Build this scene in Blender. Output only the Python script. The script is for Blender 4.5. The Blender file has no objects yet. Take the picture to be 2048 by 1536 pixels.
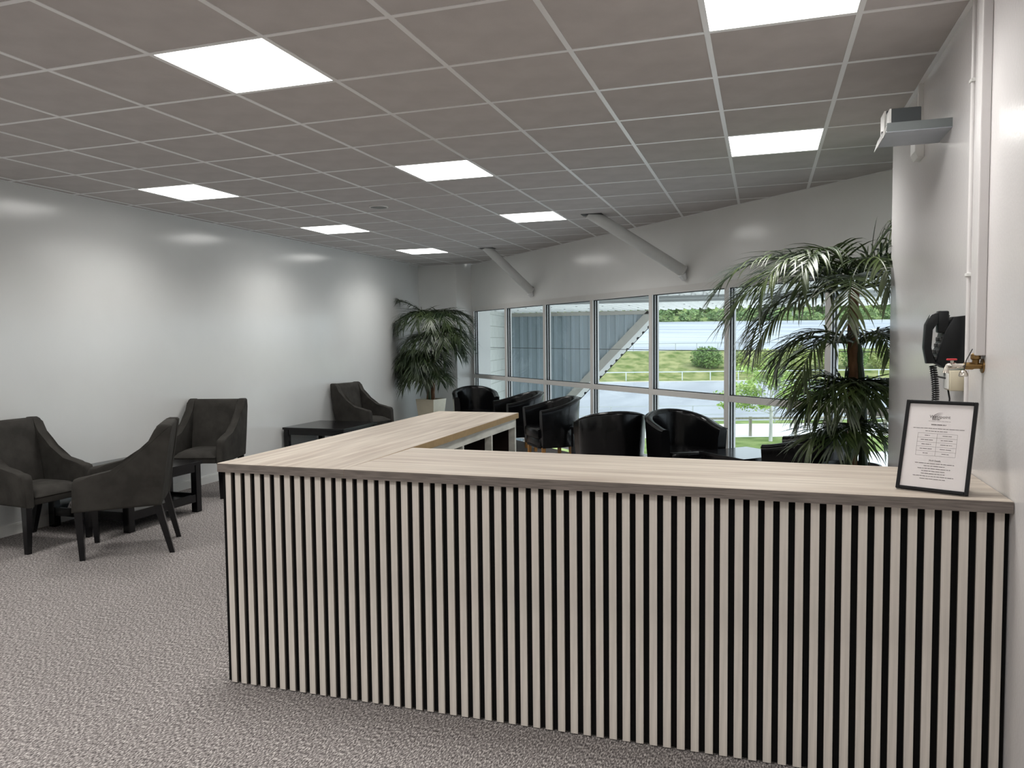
import bpy, bmesh, math, random
from mathutils import Vector, Matrix
random.seed(7)
R = math.radians
scene = bpy.context.scene
COL = scene.collection

# ------------------------------------------------------------------ camera
EYE = 1.521
YAW, PITCH, ROLL = 0.3159, -0.0572, -0.0110
fw = Vector((-math.sin(YAW)*math.cos(PITCH), math.cos(YAW)*math.cos(PITCH), math.sin(PITCH)))
rt0 = Vector((math.cos(YAW), math.sin(YAW), 0))
up0 = rt0.cross(fw)
rt = rt0*math.cos(ROLL) + up0*math.sin(ROLL)
up = -rt0*math.sin(ROLL) + up0*math.cos(ROLL)
cam_d = bpy.data.cameras.new('camera')
cam_d.sensor_width = 36.0
cam_d.sensor_fit = 'HORIZONTAL'
cam_d.lens = 1542.19/2048*36
cam_d.clip_end = 600
cam = bpy.data.objects.new('camera', cam_d)
COL.objects.link(cam)
cam.matrix_world = Matrix(((rt.x, up.x, -fw.x, 0), (rt.y, up.y, -fw.y, 0), (rt.z, up.z, -fw.z, EYE), (0, 0, 0, 1)))
scene.camera = cam

# ------------------------------------------------------------------ world, sun, exposure
world = bpy.data.worlds.new('overcast_sky')
scene.world = world
world.use_nodes = True
bg = world.node_tree.nodes['Background']
bg.inputs['Color'].default_value = (0.80, 0.90, 1.0, 1)
bg.inputs['Strength'].default_value = 2.5
sun_d = bpy.data.lights.new('sun', 'SUN')
sun_d.energy = 1.6
sun_d.angle = R(12)
sun_d.color = (1.0, 0.95, 0.86)
sun = bpy.data.objects.new('sun', sun_d)
COL.objects.link(sun)
sun.rotation_euler = (R(38), R(18), R(60))
PANEL_LIGHT = 7.0          # glow of each diffuser
PANEL_WATT = 14.5          # the lamp inside each ceiling light
PANEL_SPREAD = R(138)
scene.view_settings.view_transform = 'Standard'
scene.view_settings.look = 'None'
scene.view_settings.exposure = 0.0
scene.view_settings.gamma = 1.0
scene.view_settings.use_curve_mapping = False
try:
    scene.cycles.use_denoising = True
    scene.cycles.max_bounces = 10
    scene.cycles.diffuse_bounces = 6
    scene.cycles.transparent_max_bounces = 24
    scene.cycles.sample_clamp_indirect = 6.0
    scene.cycles.caustics_reflective = False
    scene.cycles.caustics_refractive = False
except Exception:
    pass

# ------------------------------------------------------------------ materials
MATS = {}
def mat(name, col, rough=0.5, metal=0.0, spec=0.5, var=0.0, vscale=(8, 8, 8), bump=0.0, bscale=(60, 60, 60),
        col2=None, detail=4.0, coat=0.0, emit=0.0, dist=0.004):
    m = bpy.data.materials.new(name); MATS[name] = m
    m.use_nodes = True
    nt = m.node_tree; N = nt.nodes; L = nt.links
    b = N['Principled BSDF']
    b.inputs['Base Color'].default_value = (*col, 1)
    b.inputs['Roughness'].default_value = rough
    b.inputs['Metallic'].default_value = metal
    b.inputs['Specular IOR Level'].default_value = spec
    b.inputs['Coat Weight'].default_value = coat
    tc = N.new('ShaderNodeTexCoord')
    def noise(sc, det):
        mp = N.new('ShaderNodeMapping'); mp.inputs['Scale'].default_value = sc
        L.new(tc.outputs['Object'], mp.inputs['Vector'])
        n = N.new('ShaderNodeTexNoise'); n.inputs['Scale'].default_value = 1.0; n.inputs['Detail'].default_value = det
        L.new(mp.outputs['Vector'], n.inputs['Vector'])
        return n
    if var > 0 or col2:
        n = noise(vscale, detail)
        cr = N.new('ShaderNodeValToRGB')
        c2 = col2 if col2 else tuple(min(1, c*(1+var)) for c in col)
        c1 = col if col2 else tuple(c*(1-var) for c in col)
        cr.color_ramp.elements[0].position = 0.35; cr.color_ramp.elements[0].color = (*c1, 1)
        cr.color_ramp.elements[1].position = 0.65; cr.color_ramp.elements[1].color = (*c2, 1)
        L.new(n.outputs['Fac'], cr.inputs['Fac'])
        L.new(cr.outputs['Color'], b.inputs['Base Color'])
    if bump > 0:
        n = noise(bscale, 3.0)
        bp = N.new('ShaderNodeBump'); bp.inputs['Strength'].default_value = bump; bp.inputs['Distance'].default_value = dist
        L.new(n.outputs['Fac'], bp.inputs['Height'])
        L.new(bp.outputs['Normal'], b.inputs['Normal'])
    if emit > 0:
        b.inputs['Emission Color'].default_value = (1.0, 0.985, 0.95, 1)
        b.inputs['Emission Strength'].default_value = emit
    return m

M_wall = mat('wall_paint_satin', (0.62, 0.625, 0.615), 0.16, spec=0.5, var=0.015, vscale=(2, 2, 2), bump=0.12, bscale=(90, 90, 90), dist=0.002)
M_wall_r = mat('wall_paint_right', (0.68, 0.66, 0.66), 0.2, spec=0.5, var=0.015, vscale=(2, 2, 2), bump=0.2, bscale=(70, 70, 70), dist=0.003)
M_wall_w = mat('wall_paint_window', (0.78, 0.785, 0.77), 0.17, spec=0.5, var=0.02, vscale=(2, 2, 2), bump=0.12, bscale=(90, 90, 90), dist=0.002)
M_skirt = mat('skirting_gloss', (0.66, 0.66, 0.64), 0.3)
M_tile = mat('mineral_fibre_tile', (0.49, 0.463, 0.452), 0.9, spec=0.2, var=0.05, vscale=(5, 5, 5), bump=0.25, bscale=(260, 260, 260), dist=0.002)
M_rail = mat('ceiling_rail_white', (0.78, 0.78, 0.78), 0.3)
M_void = mat('ceiling_void', (0.05, 0.05, 0.05), 0.9)
M_diff = mat('light_diffuser', (0.9, 0.9, 0.9), 0.5, emit=PANEL_LIGHT)
M_white = mat('white_plastic', (0.74, 0.74, 0.72), 0.4, var=0.02)
M_frame = mat('window_aluminium', (0.66, 0.65, 0.63), 0.4, var=0.02, vscale=(3, 3, 3))
M_bead = mat('window_white_bead', (0.82, 0.83, 0.84), 0.35)
M_gask = mat('black_gasket', (0.006, 0.006, 0.007), 0.45, spec=0.2)
M_black = mat('black_stained_wood', (0.005, 0.005, 0.006), 0.16, spec=0.4, var=0.2, vscale=(3, 40, 40))
M_fab = mat('charcoal_fabric', (0.040, 0.0375, 0.034), 0.9, spec=0.1, var=0.18, vscale=(9, 9, 9), bump=0.5, bscale=(14, 14, 5), dist=0.012)
M_leath = mat('black_leather', (0.003, 0.003, 0.0035), 0.21, spec=0.33, var=0.25, vscale=(20, 20, 20), bump=0.3, bscale=(9, 9, 4), dist=0.012)
M_oak = mat('oak_leg', (0.42, 0.20, 0.055), 0.4, var=0.25, vscale=(40, 40, 4))
M_felt = mat('black_felt', (0.006, 0.006, 0.006), 0.95, spec=0.1, bump=0.3, bscale=(300, 300, 300))
M_tan = mat('raw_board_edge', (0.34, 0.235, 0.115), 0.7, var=0.06, vscale=(30, 30, 30))
M_edge = mat('worktop_edge_band', (0.155, 0.132, 0.117), 0.5, var=0.28, vscale=(9, 9, 160))
M_wwash = mat('whitewashed_board', (0.60, 0.60, 0.55), 0.55, var=0.14, vscale=(12, 5, 20), detail=6)
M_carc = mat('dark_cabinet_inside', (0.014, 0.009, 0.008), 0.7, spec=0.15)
M_pot = mat('cream_pot', (0.60, 0.55, 0.42), 0.35, var=0.04)
M_potb = mat('black_pot', (0.012, 0.012, 0.012), 0.3)
M_soil = mat('potting_soil', (0.03, 0.022, 0.015), 0.95, var=0.3, vscale=(40, 40, 40), bump=0.6)
M_bark = mat('palm_trunk_fibre', (0.10, 0.042, 0.018), 0.8, col2=(0.26, 0.13, 0.06), vscale=(24, 24, 5), bump=0.8, bscale=(40, 40, 10), dist=0.01)
M_stem = mat('palm_green_stem', (0.03, 0.055, 0.02), 0.5, var=0.3, vscale=(8, 8, 8))
M_leaf = mat('palm_leaf', (0.016, 0.034, 0.010), 0.36, col2=(0.075, 0.105, 0.032), vscale=(5, 5, 5), spec=0.6)
M_leaf2 = mat('palm_leaf_dusty', (0.012, 0.024, 0.010), 0.42, col2=(0.045, 0.066, 0.024), vscale=(5, 5, 5), spec=0.5)
M_phone = mat('black_phone_plastic', (0.006, 0.007, 0.008), 0.34, spec=0.35)
M_phone2 = mat('phone_keys', (0.05, 0.05, 0.05), 0.5)
M_brass = mat('brass', (0.30, 0.19, 0.075), 0.35, metal=0.9, var=0.2, vscale=(30, 30, 30))
M_chrome = mat('nickel', (0.62, 0.58, 0.52), 0.25, metal=0.95)
M_red = mat('red_handle', (0.55, 0.03, 0.04), 0.4)
M_gmet = mat('grey_painted_metal', (0.17, 0.19, 0.195), 0.45, var=0.04)
M_gmet2 = mat('blue_grey_metal', (0.40, 0.43, 0.48), 0.4, var=0.04)
M_case = mat('dark_device_case', (0.055, 0.063, 0.068), 0.4, var=0.04)
M_paper = mat('paper', (0.78, 0.74, 0.735), 0.8, spec=0.2)
M_ink = mat('ink_grey', (0.10, 0.09, 0.09), 0.8)
M_inkl = mat('ink_light', (0.17, 0.15, 0.15), 0.8)
M_speak = mat('speaker_grille', (0.22, 0.23, 0.22), 0.6, bump=0.6, bscale=(400, 400, 400))
M_brace = mat('painted_steel_tube', (0.62, 0.625, 0.61), 0.42, var=0.03)
# outside
M_soff = mat('white_profiled_sheet', (0.88, 0.89, 0.88), 0.5, var=0.03, vscale=(1, 1, 1))
M_clad = mat('blue_grey_cladding', (0.29, 0.345, 0.38), 0.5, var=0.08, vscale=(2, 2, 0.6))
M_block = mat('white_painted_block', (0.68, 0.70, 0.66), 0.75, var=0.04, vscale=(4, 4, 4), bump=0.3, bscale=(60, 60, 60))
M_mort = mat('block_mortar', (0.50, 0.52, 0.48), 0.9)
M_trim = mat('beige_flashing', (0.42, 0.40, 0.36), 0.5, var=0.04)
M_steel = mat('galvanised_steel', (0.42, 0.44, 0.44), 0.45, metal=0.3)
M_tar = mat('tarmac_pale', (0.26, 0.275, 0.30), 0.85, col2=(0.37, 0.385, 0.41), vscale=(0.25, 0.05, 1), detail=6)
M_tar2 = mat('upper_lot_surface', (0.27, 0.295, 0.335), 0.85, col2=(0.42, 0.445, 0.48), vscale=(0.015, 0.16, 1), detail=3)
M_path = mat('path_concrete', (0.70, 0.69, 0.68), 0.9, var=0.08, vscale=(0.6, 0.6, 1))
M_grass = mat('bank_grass', (0.10, 0.145, 0.035), 0.95, col2=(0.30, 0.30, 0.135), vscale=(0.8, 0.8, 0.8), detail=8, spec=0.1)
M_grass2 = mat('verge_grass', (0.12, 0.18, 0.05), 0.95, col2=(0.26, 0.32, 0.12), vscale=(1, 1, 1), detail=8, spec=0.1)
M_bush = mat('bush_leaf', (0.10, 0.20, 0.045), 0.6, col2=(0.22, 0.34, 0.09), vscale=(0.8, 0.8, 0.8), detail=6)
M_hedge = mat('hedge_leaf', (0.11, 0.21, 0.07), 0.7, col2=(0.28, 0.38, 0.14), vscale=(0.3, 0.3, 0.3), detail=6)
M_young = mat('young_tree_leaf', (0.24, 0.38, 0.07), 0.5, col2=(0.42, 0.54, 0.16), vscale=(1.2, 1.2, 1.2), detail=4)
M_yel = mat('shrub_leaf_yellow', (0.26, 0.34, 0.08), 0.6, col2=(0.48, 0.50, 0.18), vscale=(0.9, 0.9, 0.9), detail=5)
M_birch = mat('pale_trunk', (0.55, 0.54, 0.52), 0.7, var=0.2, vscale=(6, 6, 2))
M_timber = mat('weathered_timber', (0.34, 0.31, 0.26), 0.8, var=0.15, vscale=(8, 8, 2))
M_railm = mat('white_railing', (0.66, 0.69, 0.70), 0.4)
M_dark = mat('dark_cable', (0.03, 0.03, 0.03), 0.6)

def wood(name, grain_axis):
    """pale grey oak laminate with long streaks along one axis"""
    m = bpy.data.materials.new(name); m.use_nodes = True
    nt = m.node_tree; N = nt.nodes; L = nt.links
    b = N['Principled BSDF']; b.inputs['Roughness'].default_value = 0.42; b.inputs['Specular IOR Level'].default_value = 0.4
    tc = N.new('ShaderNodeTexCoord')
    def ns(a, c, det, dist=0.0):
        mp = N.new('ShaderNodeMapping')
        s = [c, c, c]; s['xyz'.index(grain_axis)] = a
        mp.inputs['Scale'].default_value = s
        L.new(tc.outputs['Object'], mp.inputs['Vector'])
        n = N.new('ShaderNodeTexNoise'); n.inputs['Scale'].default_value = 1; n.inputs['Detail'].default_value = det
        n.inputs['Distortion'].default_value = dist
        L.new(mp.outputs['Vector'], n.inputs['Vector']); return n
    a = ns(1.3, 26, 5, 0.6); f = ns(3.5, 160, 3)
    r1 = N.new('ShaderNodeValToRGB'); r1.color_ramp.elements[0].position = 0.32; r1.color_ramp.elements[1].position = 0.66
    r1.color_ramp.elements[0].color = (0.345, 0.285, 0.235, 1); r1.color_ramp.elements[1].color = (0.525, 0.47, 0.40, 1)
    r2 = N.new('ShaderNodeValToRGB'); r2.color_ramp.elements[0].position = 0.3; r2.color_ramp.elements[1].position = 0.7
    r2.color_ramp.elements[0].color = (0.80, 0.80, 0.80, 1); r2.color_ramp.elements[1].color = (1.1, 1.1, 1.1, 1)
    mx = N.new('ShaderNodeMix'); mx.data_type = 'RGBA'; mx.blend_type = 'MULTIPLY'; mx.inputs['Factor'].default_value = 1.0
    L.new(a.outputs['Fac'], r1.inputs['Fac']); L.new(f.outputs['Fac'], r2.inputs['Fac'])
    L.new(r1.outputs['Color'], mx.inputs['A']); L.new(r2.outputs['Color'], mx.inputs['B'])
    L.new(mx.outputs['Result'], b.inputs['Base Color'])
    return m
M_woodx = wood('grey_oak_laminate_lengthwise', 'x')
M_woody = wood('grey_oak_laminate_crosswise', 'y')
M_slat_side = mat('slat_side', (0.15, 0.13, 0.11), 0.7, var=0.1)
M_slat = mat('slat_veneer', (0.585, 0.54, 0.49), 0.5, var=0.10, vscale=(90, 90, 3), detail=5)

def carpet():
    m = bpy.data.materials.new('grey_fleck_carpet'); m.use_nodes = True
    nt = m.node_tree; N = nt.nodes; L = nt.links
    b = N['Principled BSDF']; b.inputs['Roughness'].default_value = 0.95; b.inputs['Specular IOR Level'].default_value = 0.12
    tc = N.new('ShaderNodeTexCoord')
    def ns(sc, det):
        mp = N.new('ShaderNodeMapping'); mp.inputs['Scale'].default_value = sc
        L.new(tc.outputs['Object'], mp.inputs['Vector'])
        n = N.new('ShaderNodeTexNoise'); n.inputs['Scale'].default_value = 1; n.inputs['Detail'].default_value = det
        n.inputs['Roughness'].default_value = 0.65
        L.new(mp.outputs['Vector'], n.inputs['Vector']); return n
    a = ns((175, 62, 60), 2.5)
    r1 = N.new('ShaderNodeValToRGB')
    r1.color_ramp.elements[0].position = 0.34; r1.color_ramp.elements[0].color = (0.048, 0.043, 0.042, 1)
    r1.color_ramp.elements[1].position = 0.70; r1.color_ramp.elements[1].color = (0.60, 0.56, 0.53, 1)
    e = r1.color_ramp.elements.new(0.50); e.color = (0.185, 0.168, 0.165, 1)
    L.new(a.outputs['Fac'], r1.inputs['Fac'])
    c = ns((2.2, 2.2, 2.2), 2.0)
    r2 = N.new('ShaderNodeValToRGB')
    r2.color_ramp.elements[0].color = (0.90, 0.90, 0.90, 1); r2.color_ramp.elements[1].color = (1.08, 1.08, 1.08, 1)
    L.new(c.outputs['Fac'], r2.inputs['Fac'])
    mx = N.new('ShaderNodeMix'); mx.data_type = 'RGBA'; mx.blend_type = 'MULTIPLY'; mx.inputs['Factor'].default_value = 1.0
    L.new(r1.outputs['Color'], mx.inputs['A']); L.new(r2.outputs['Color'], mx.inputs['B'])
    L.new(mx.outputs['Result'], b.inputs['Base Color'])
    bp = N.new('ShaderNodeBump'); bp.inputs['Strength'].default_value = 0.6; bp.inputs['Distance'].default_value = 0.004
    L.new(a.outputs['Fac'], bp.inputs['Height']); L.new(bp.outputs['Normal'], b.inputs['Normal'])
    return m
M_carpet = carpet()

def glass(name, ior, tint):
    m = bpy.data.materials.new(name); m.use_nodes = True
    nt = m.node_tree; N = nt.nodes; L = nt.links
    N.remove(N['Principled BSDF'])
    out = N['Material Output']
    tr = N.new('ShaderNodeBsdfTransparent'); tr.inputs['Color'].default_value = tint
    gl = N.new('ShaderNodeBsdfGlossy'); gl.inputs['Roughness'].default_value = 0.0
    fr = N.new('ShaderNodeFresnel'); fr.inputs['IOR'].default_value = ior
    ge = N.new('ShaderNodeNewGeometry'); mr = N.new('ShaderNodeMapRange')      # same reflectance from either side of the thin pane
    mr.inputs['To Min'].default_value = ior; mr.inputs['To Max'].default_value = 1/ior
    L.new(ge.outputs['Backfacing'], mr.inputs['Value']); L.new(mr.outputs['Result'], fr.inputs['IOR'])
    mx = N.new('ShaderNodeMixShader')
    L.new(fr.outputs['Fac'], mx.inputs['Fac']); L.new(tr.outputs['BSDF'], mx.inputs[1]); L.new(gl.outputs['BSDF'], mx.inputs[2])
    L.new(mx.outputs['Shader'], out.inputs['Surface'])
    return m
M_glass = glass('window_glass', 1.45, (0.93, 0.955, 0.95, 1))
M_fglass = glass('notice_glazing', 1.2, (0.98, 0.98, 0.98, 1))

# ------------------------------------------------------------------ mesh helpers
class MB:
    def __init__(self): self.bm = bmesh.new()
    def box(self, x0, x1, y0, y1, z0, z1, bev=0.0, seg=2, m=None):
        bm = self.bm
        v = [bm.verts.new(p) for p in ((x0,y0,z0),(x1,y0,z0),(x1,y1,z0),(x0,y1,z0),(x0,y0,z1),(x1,y0,z1),(x1,y1,z1),(x0,y1,z1))]
        fs = [bm.faces.new([v[i] for i in f]) for f in ((3,2,1,0),(4,5,6,7),(0,1,5,4),(1,2,6,5),(2,3,7,6),(3,0,4,7))]
        if m is not None:
            for q in v: q.co = m @ q.co
        if bev > 0:
            es = {e for f in fs for e in f.edges}
            bmesh.ops.bevel(bm, geom=list(es), offset=bev, segments=seg, profile=0.5, affect='EDGES')
        return self
    def prism(self, pts, vec, bev=0.0, seg=2):
        """pts: 3d polygon, extruded along vec"""
        bm = self.bm; vec = Vector(vec); n = len(pts)
        a = [bm.verts.new(Vector(p)) for p in pts]; b = [bm.verts.new(Vector(p)+vec) for p in pts]
        f0 = bm.faces.new(a); f1 = bm.faces.new(list(reversed(b)))
        fs = [f0, f1] + [bm.faces.new((a[i], b[i], b[(i+1) % n], a[(i+1) % n])) for i in range(n)]
        if bev > 0:
            es = set(f0.edges) | set(f1.edges)
            bmesh.ops.bevel(bm, geom=list(es), offset=bev, segments=seg, profile=0.5, affect='EDGES')
        return self
    def tube(self, pts, rad, n=10, cap=True):
        bm = self.bm; pts = [Vector(p) for p in pts]; k = len(pts)
        rad = rad if isinstance(rad, (list, tuple)) else [rad]*k
        rings = []; ref = None
        for i, p in enumerate(pts):
            t = (pts[min(i+1, k-1)] - pts[max(i-1, 0)]).normalized()
            if ref is None:
                ref = Vector((0, 0, 1)) if abs(t.z) < 0.9 else Vector((1, 0, 0))
            u = (ref - t*ref.dot(t)).normalized(); ref = u
            w = t.cross(u)
            rings.append([bm.verts.new(p + (u*math.cos(2*math.pi*j/n) + w*math.sin(2*math.pi*j/n))*rad[i]) for j in range(n)])
        for a, b in zip(rings, rings[1:]):
            for j in range(n): bm.faces.new((a[j], a[(j+1) % n], b[(j+1) % n], b[j]))
        if cap:
            bm.faces.new(list(reversed(rings[0]))); bm.faces.new(rings[-1])
        return self
    def lathe(self, prof, c=(0, 0, 0), n=24, squash=(1, 1)):
        bm = self.bm; rings = []
        for r, z in prof:
            rings.append([bm.verts.new((c[0]+r*squash[0]*math.cos(2*math.pi*j/n), c[1]+r*squash[1]*math.sin(2*math.pi*j/n), c[2]+z)) for j in range(n)])
        for a, b in zip(rings, rings[1:]):
            for j in range(n): bm.faces.new((a[j], a[(j+1) % n], b[(j+1) % n], b[j]))
        bm.faces.new(list(reversed(rings[0]))); bm.faces.new(rings[-1])
        return self
    def quad(self, a, b, c, d):
        self.bm.faces.new([self.bm.verts.new(p) for p in (a, b, c, d)]); return self
    def tri(self, a, b, c):
        self.bm.faces.new([self.bm.verts.new(p) for p in (a, b, c)]); return self
    def build(self, name, m, parent=None, smooth=None, fixn=True):
        me = bpy.data.meshes.new(name)
        if fixn: bmesh.ops.recalc_face_normals(self.bm, faces=self.bm.faces[:])
        self.bm.to_mesh(me); self.bm.free()
        return link(name, me, m, parent, smooth)

def link(name, me, m, parent=None, smooth=None):
    me.materials.clear(); me.materials.append(m)
    if smooth:
        me.shade_smooth(); me.set_sharp_from_angle(angle=R(smooth))
    o = bpy.data.objects.new(name, me); COL.objects.link(o)
    if parent is not None: o.parent = parent
    return o
def pymesh(name, verts, faces, m, parent=None, smooth=None):
    me = bpy.data.meshes.new(name); me.from_pydata(verts, [], faces); me.update()
    return link(name, me, m, parent, smooth)
def tag(o, label=None, cat=None, group=None, kind=None):
    if label: o['label'] = label
    if cat: o['category'] = cat
    if group: o['group'] = group
    if kind: o['kind'] = kind
    return o
def thing(name, label, cat, loc=(0, 0, 0), rz=0.0, group=None):
    o = bpy.data.objects.new(name, None); o.empty_display_size = 0.1; COL.objects.link(o)
    o.location = loc; o.rotation_euler = (0, 0, rz)
    return tag(o, label, cat, group)
def share(o, loc=(0, 0, 0), parent=None, rot=None):
    c = o.copy(); COL.objects.link(c); c.location = loc
    if rot is not None: c.rotation_euler = rot
    c.parent = parent if parent is not None else o.parent
    return c
def dup(root, loc, rz, label, group=None):
    r = root.copy(); COL.objects.link(r); r.location = loc; r.rotation_euler = (0, 0, rz); r['label'] = label
    if group: r['group'] = group
    for ch in list(root.children):
        c = ch.copy(); COL.objects.link(c); c.parent = r
        for g in list(ch.children):
            d = g.copy(); COL.objects.link(d); d.parent = c
    return r
def in_view(p, margin=40):
    d = Vector(p) - Vector((0, 0, EYE)); zc = d.dot(fw)
    if zc < 0.2: return False
    x = 1024 + 1542.19*d.dot(rt)/zc; y = 768 - 1542.19*d.dot(up)/zc
    return -margin < x < 2048+margin and -margin < y < 1536+margin
def clip(poly, a, b, c):
    """keep the part of a 2d polygon where a*x + b*y <= c"""
    out = []
    for i, p in enumerate(poly):
        q = poly[(i+1) % len(poly)]
        dp = a*p[0]+b*p[1]-c; dq = a*q[0]+b*q[1]-c
        if dp <= 0: out.append(p)
        if dp*dq < 0:
            t = dp/(dp-dq); out.append((p[0]+(q[0]-p[0])*t, p[1]+(q[1]-p[1])*t))
    return out

# ------------------------------------------------------------------ the room
XL, XR, XRF = -5.74, 0.755, 0.775      # left wall, right wall (near part), right wall (far part)
YB, YF = -4.0, 12.36                    # back and far wall
YE = 5.52                               # where the right wall ends
WS = 7.73                               # window wall: x + y = WS
H = 2.822
S2 = math.sqrt(0.5)
WX0 = -4.79                             # first window mullion (x on the window line)
FXW = -5.03                             # far wall meets the return here
def WP(x, off=0.0, z=0.0):
    """a point of the window plane at room coordinate x, pushed off outward"""
    return Vector((x + off*S2, WS - x + off*S2, z))

floor_poly = [(XL, YB), (2.3, YB), (2.3, 5.43), (FXW, YF+0.15), (XL, YF+0.15)]
o = MB().prism([(x, y, -0.12) for x, y in floor_poly], (0, 0, 0.12)).build('floor', M_carpet); tag(o, 'grey flecked carpet', None, None, 'structure')
o = MB().box(XL-0.15, XL, YB, YF+0.15, 0, H+0.15).build('wall_left', M_wall); tag(o, kind='structure')
o = MB().box(XL, FXW, YF, YF+0.15, 0, H+0.15).build('wall_far', M_wall_w); tag(o, kind='structure')
o = MB().box(XL-0.15, 2.3, YB-0.15, YB, 0, H+0.15).build('wall_back', M_wall); tag(o, kind='structure')
# return between far wall and window wall: corner column
pc = WP(WX0-0.04)
o = MB().prism([(FXW, YF, 0), (FXW, YF+0.15, 0), (pc.x+0.25, pc.y+0.25, 0), (pc.x, pc.y, 0)], (0, 0, H+0.15)).build('wall_far_return', M_wall_w); tag(o, kind='structure')
# right wall, near part and far part with the small step between
STEP = 3.385
o = MB().box(XR, 2.3, YB, STEP, 0, H+0.15).build('wall_right', M_wall_r); tag(o, kind='structure')
o = MB().box(XRF, 2.3, STEP, YE, 0, H+0.15, 0.006).build('wall_right_far', M_wall_r); tag(o, kind='structure')
# window wall: band above the windows and plinth below
HEAD, SILL = 2.095, 0.09
def wband(z0, z1, off0, off1, xa, xb):
    a, b, c, d = WP(xa, off0), WP(xb, off0), WP(xb, off1), WP(xa, off1)
    return [(p.x, p.y, z0) for p in (a, b, c, d)], (0, 0, z1-z0)
p, v = wband(HEAD, H+0.15, 0, 0.16, WX0-0.06, 2.35)
o = MB().prism(p, v).build('wall_window_upper', M_wall_w); tag(o, kind='structure')
p, v = wband(0, SILL, 0, 0.16, WX0-0.06, 2.35)
o = MB().prism(p, v).build('wall_window_plinth', M_wall_w); tag(o, kind='structure')
# skirting
o = MB().box(XL, XL+0.016, YB, YF, 0, 0.078).box(XL, XL+0.011, YB, YF, 0.078, 0.088).build('baseboard_left', M_skirt); tag(o, kind='structure')
o = MB().box(XL+0.02, FXW, YF-0.016, YF, 0, 0.088).build('baseboard_far', M_skirt); tag(o, kind='structure')
o = MB().box(XR-0.016, XR, YB, 2.75, 0, 0.088).build('baseboard_right', M_skirt); tag(o, kind='structure')

# ------------------------------------------------------------------ ceiling: tiles, rails
GX, GY, G = -2.6416, 2.2754, 0.6
ceil_root = MB().prism([(XL-0.1, YB, H+0.12), (2.3, YB, H+0.12), (2.3, 5.43, H+0.12), (-4.5, YF+0.1, H+0.12), (XL-0.1, YF+0.1, H+0.12)], (0, 0, 0.05)).build('ceiling', M_void)
tag(ceil_root, 'grid of grey mineral fibre ceiling tiles', None, None, 'structure')
LIGHTS = [(i, j) for i in (-4, 0, 4) for j in (-9, -5, -3, 1, 5, 9, 13)
          if not (i == 4 and j >= 9) and not (i == 0 and j >= 13) and j not in (-9, -5)] + [(-4, -7), (0, -7), (4, -7), (-2, -5), (2, -5), (-2, -3)]  # panels between the regular rows are added out of view to brighten the slats
full_tile = None
rest = MB(); nrest = 0
for i in range(-6, 9):
    for j in range(-11, 18):
        if (i, j) in LIGHTS: continue
        x0, y0 = GX+G*i, GY+G*j
        if x0 > XR and y0 < YE-0.7: continue
        poly = [(x0, y0), (x0+G, y0), (x0+G, y0+G), (x0, y0+G)]
        for cl in ((-1, 0, -XL), (0, 1, YF), (0, -1, -YB), (1, 1, WS)): poly = clip(poly, *cl) if poly else poly
        if len(poly) < 3: continue
        cx = sum(q[0] for q in poly)/len(poly); cy = sum(q[1] for q in poly)/len(poly)
        area = abs(sum(poly[k][0]*poly[(k+1) % len(poly)][1]-poly[(k+1) % len(poly)][0]*poly[k][1] for k in range(len(poly))))/2
        if area < 0.004: continue
        vis = any(in_view((q[0], q[1], H)) for q in poly+[(cx, cy)])
        if not vis:
            rest.prism([(q[0], q[1], H+0.003) for q in poly], (0, 0, 0.015)); nrest += 1
        elif area > 0.3599:
            if full_tile is None:
                full_tile = MB().box(-0.298, 0.298, -0.298, 0.298, 0, 0.015, 0.0025, 1).build('ceiling_tile', M_tile, ceil_root)
                full_tile.location = (cx, cy, H+0.003)
            else:
                share(full_tile, (cx, cy, H+0.003))
        else:
            MB().prism([(q[0], q[1], H+0.003) for q in poly], (0, 0, 0.015)).build('ceiling_tile', M_tile, ceil_root)
o = rest.build('ceiling_tile_rest', M_tile, ceil_root); tag(o, kind='stuff')
def rail(p0, p1, w=0.024, t=0.0035, name='ceiling_rail', z=H):
    p0 = Vector((p0[0], p0[1], 0)); p1 = Vector((p1[0], p1[1], 0)); d = (p1-p0).normalized(); n = Vector((-d.y, d.x, 0))*w/2
    q = [p0-n, p1-n, p1+n, p0+n]
    return MB().prism([(a.x, a.y, z) for a in q], (0, 0, t)).build(name, M_rail, ceil_root)
for i in range(-5, 9):
    x = GX+G*i
    y1 = min(YF, WS-x); y0 = YB if x < XR else YE-0.3
    if y1 - y0 > 0.1: rail((x, y0), (x, y1))
for j in range(-10, 18):
    y = GY+G*j
    if y > YF: continue
    x1 = min(WS-y, 2.2) if y > YE-0.3 else XR
    rail((XL, y), (x1, y), z=H+0.0002)
# perimeter angle
rail((XL+0.011, YB), (XL+0.011, YF), 0.022, 0.003, 'ceiling_edge_angle', H-0.0008)
rail((XR-0.011, YB), (XR-0.011, STEP), 0.022, 0.003, 'ceiling_edge_angle', H-0.0008)
rail((XRF-0.011, STEP), (XRF-0.011, YE), 0.022, 0.003, 'ceiling_edge_angle', H-0.0008)
rail((XL, YF-0.011), (FXW, YF-0.011), 0.022, 0.003, 'ceiling_edge_angle', H-0.0010)
wa, wb = WP(WX0-0.03, -0.011), WP(2.2, -0.011)
rail((wa.x, wa.y), (wb.x, wb.y), 0.022, 0.003, 'ceiling_edge_angle', H-0.0012)

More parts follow.
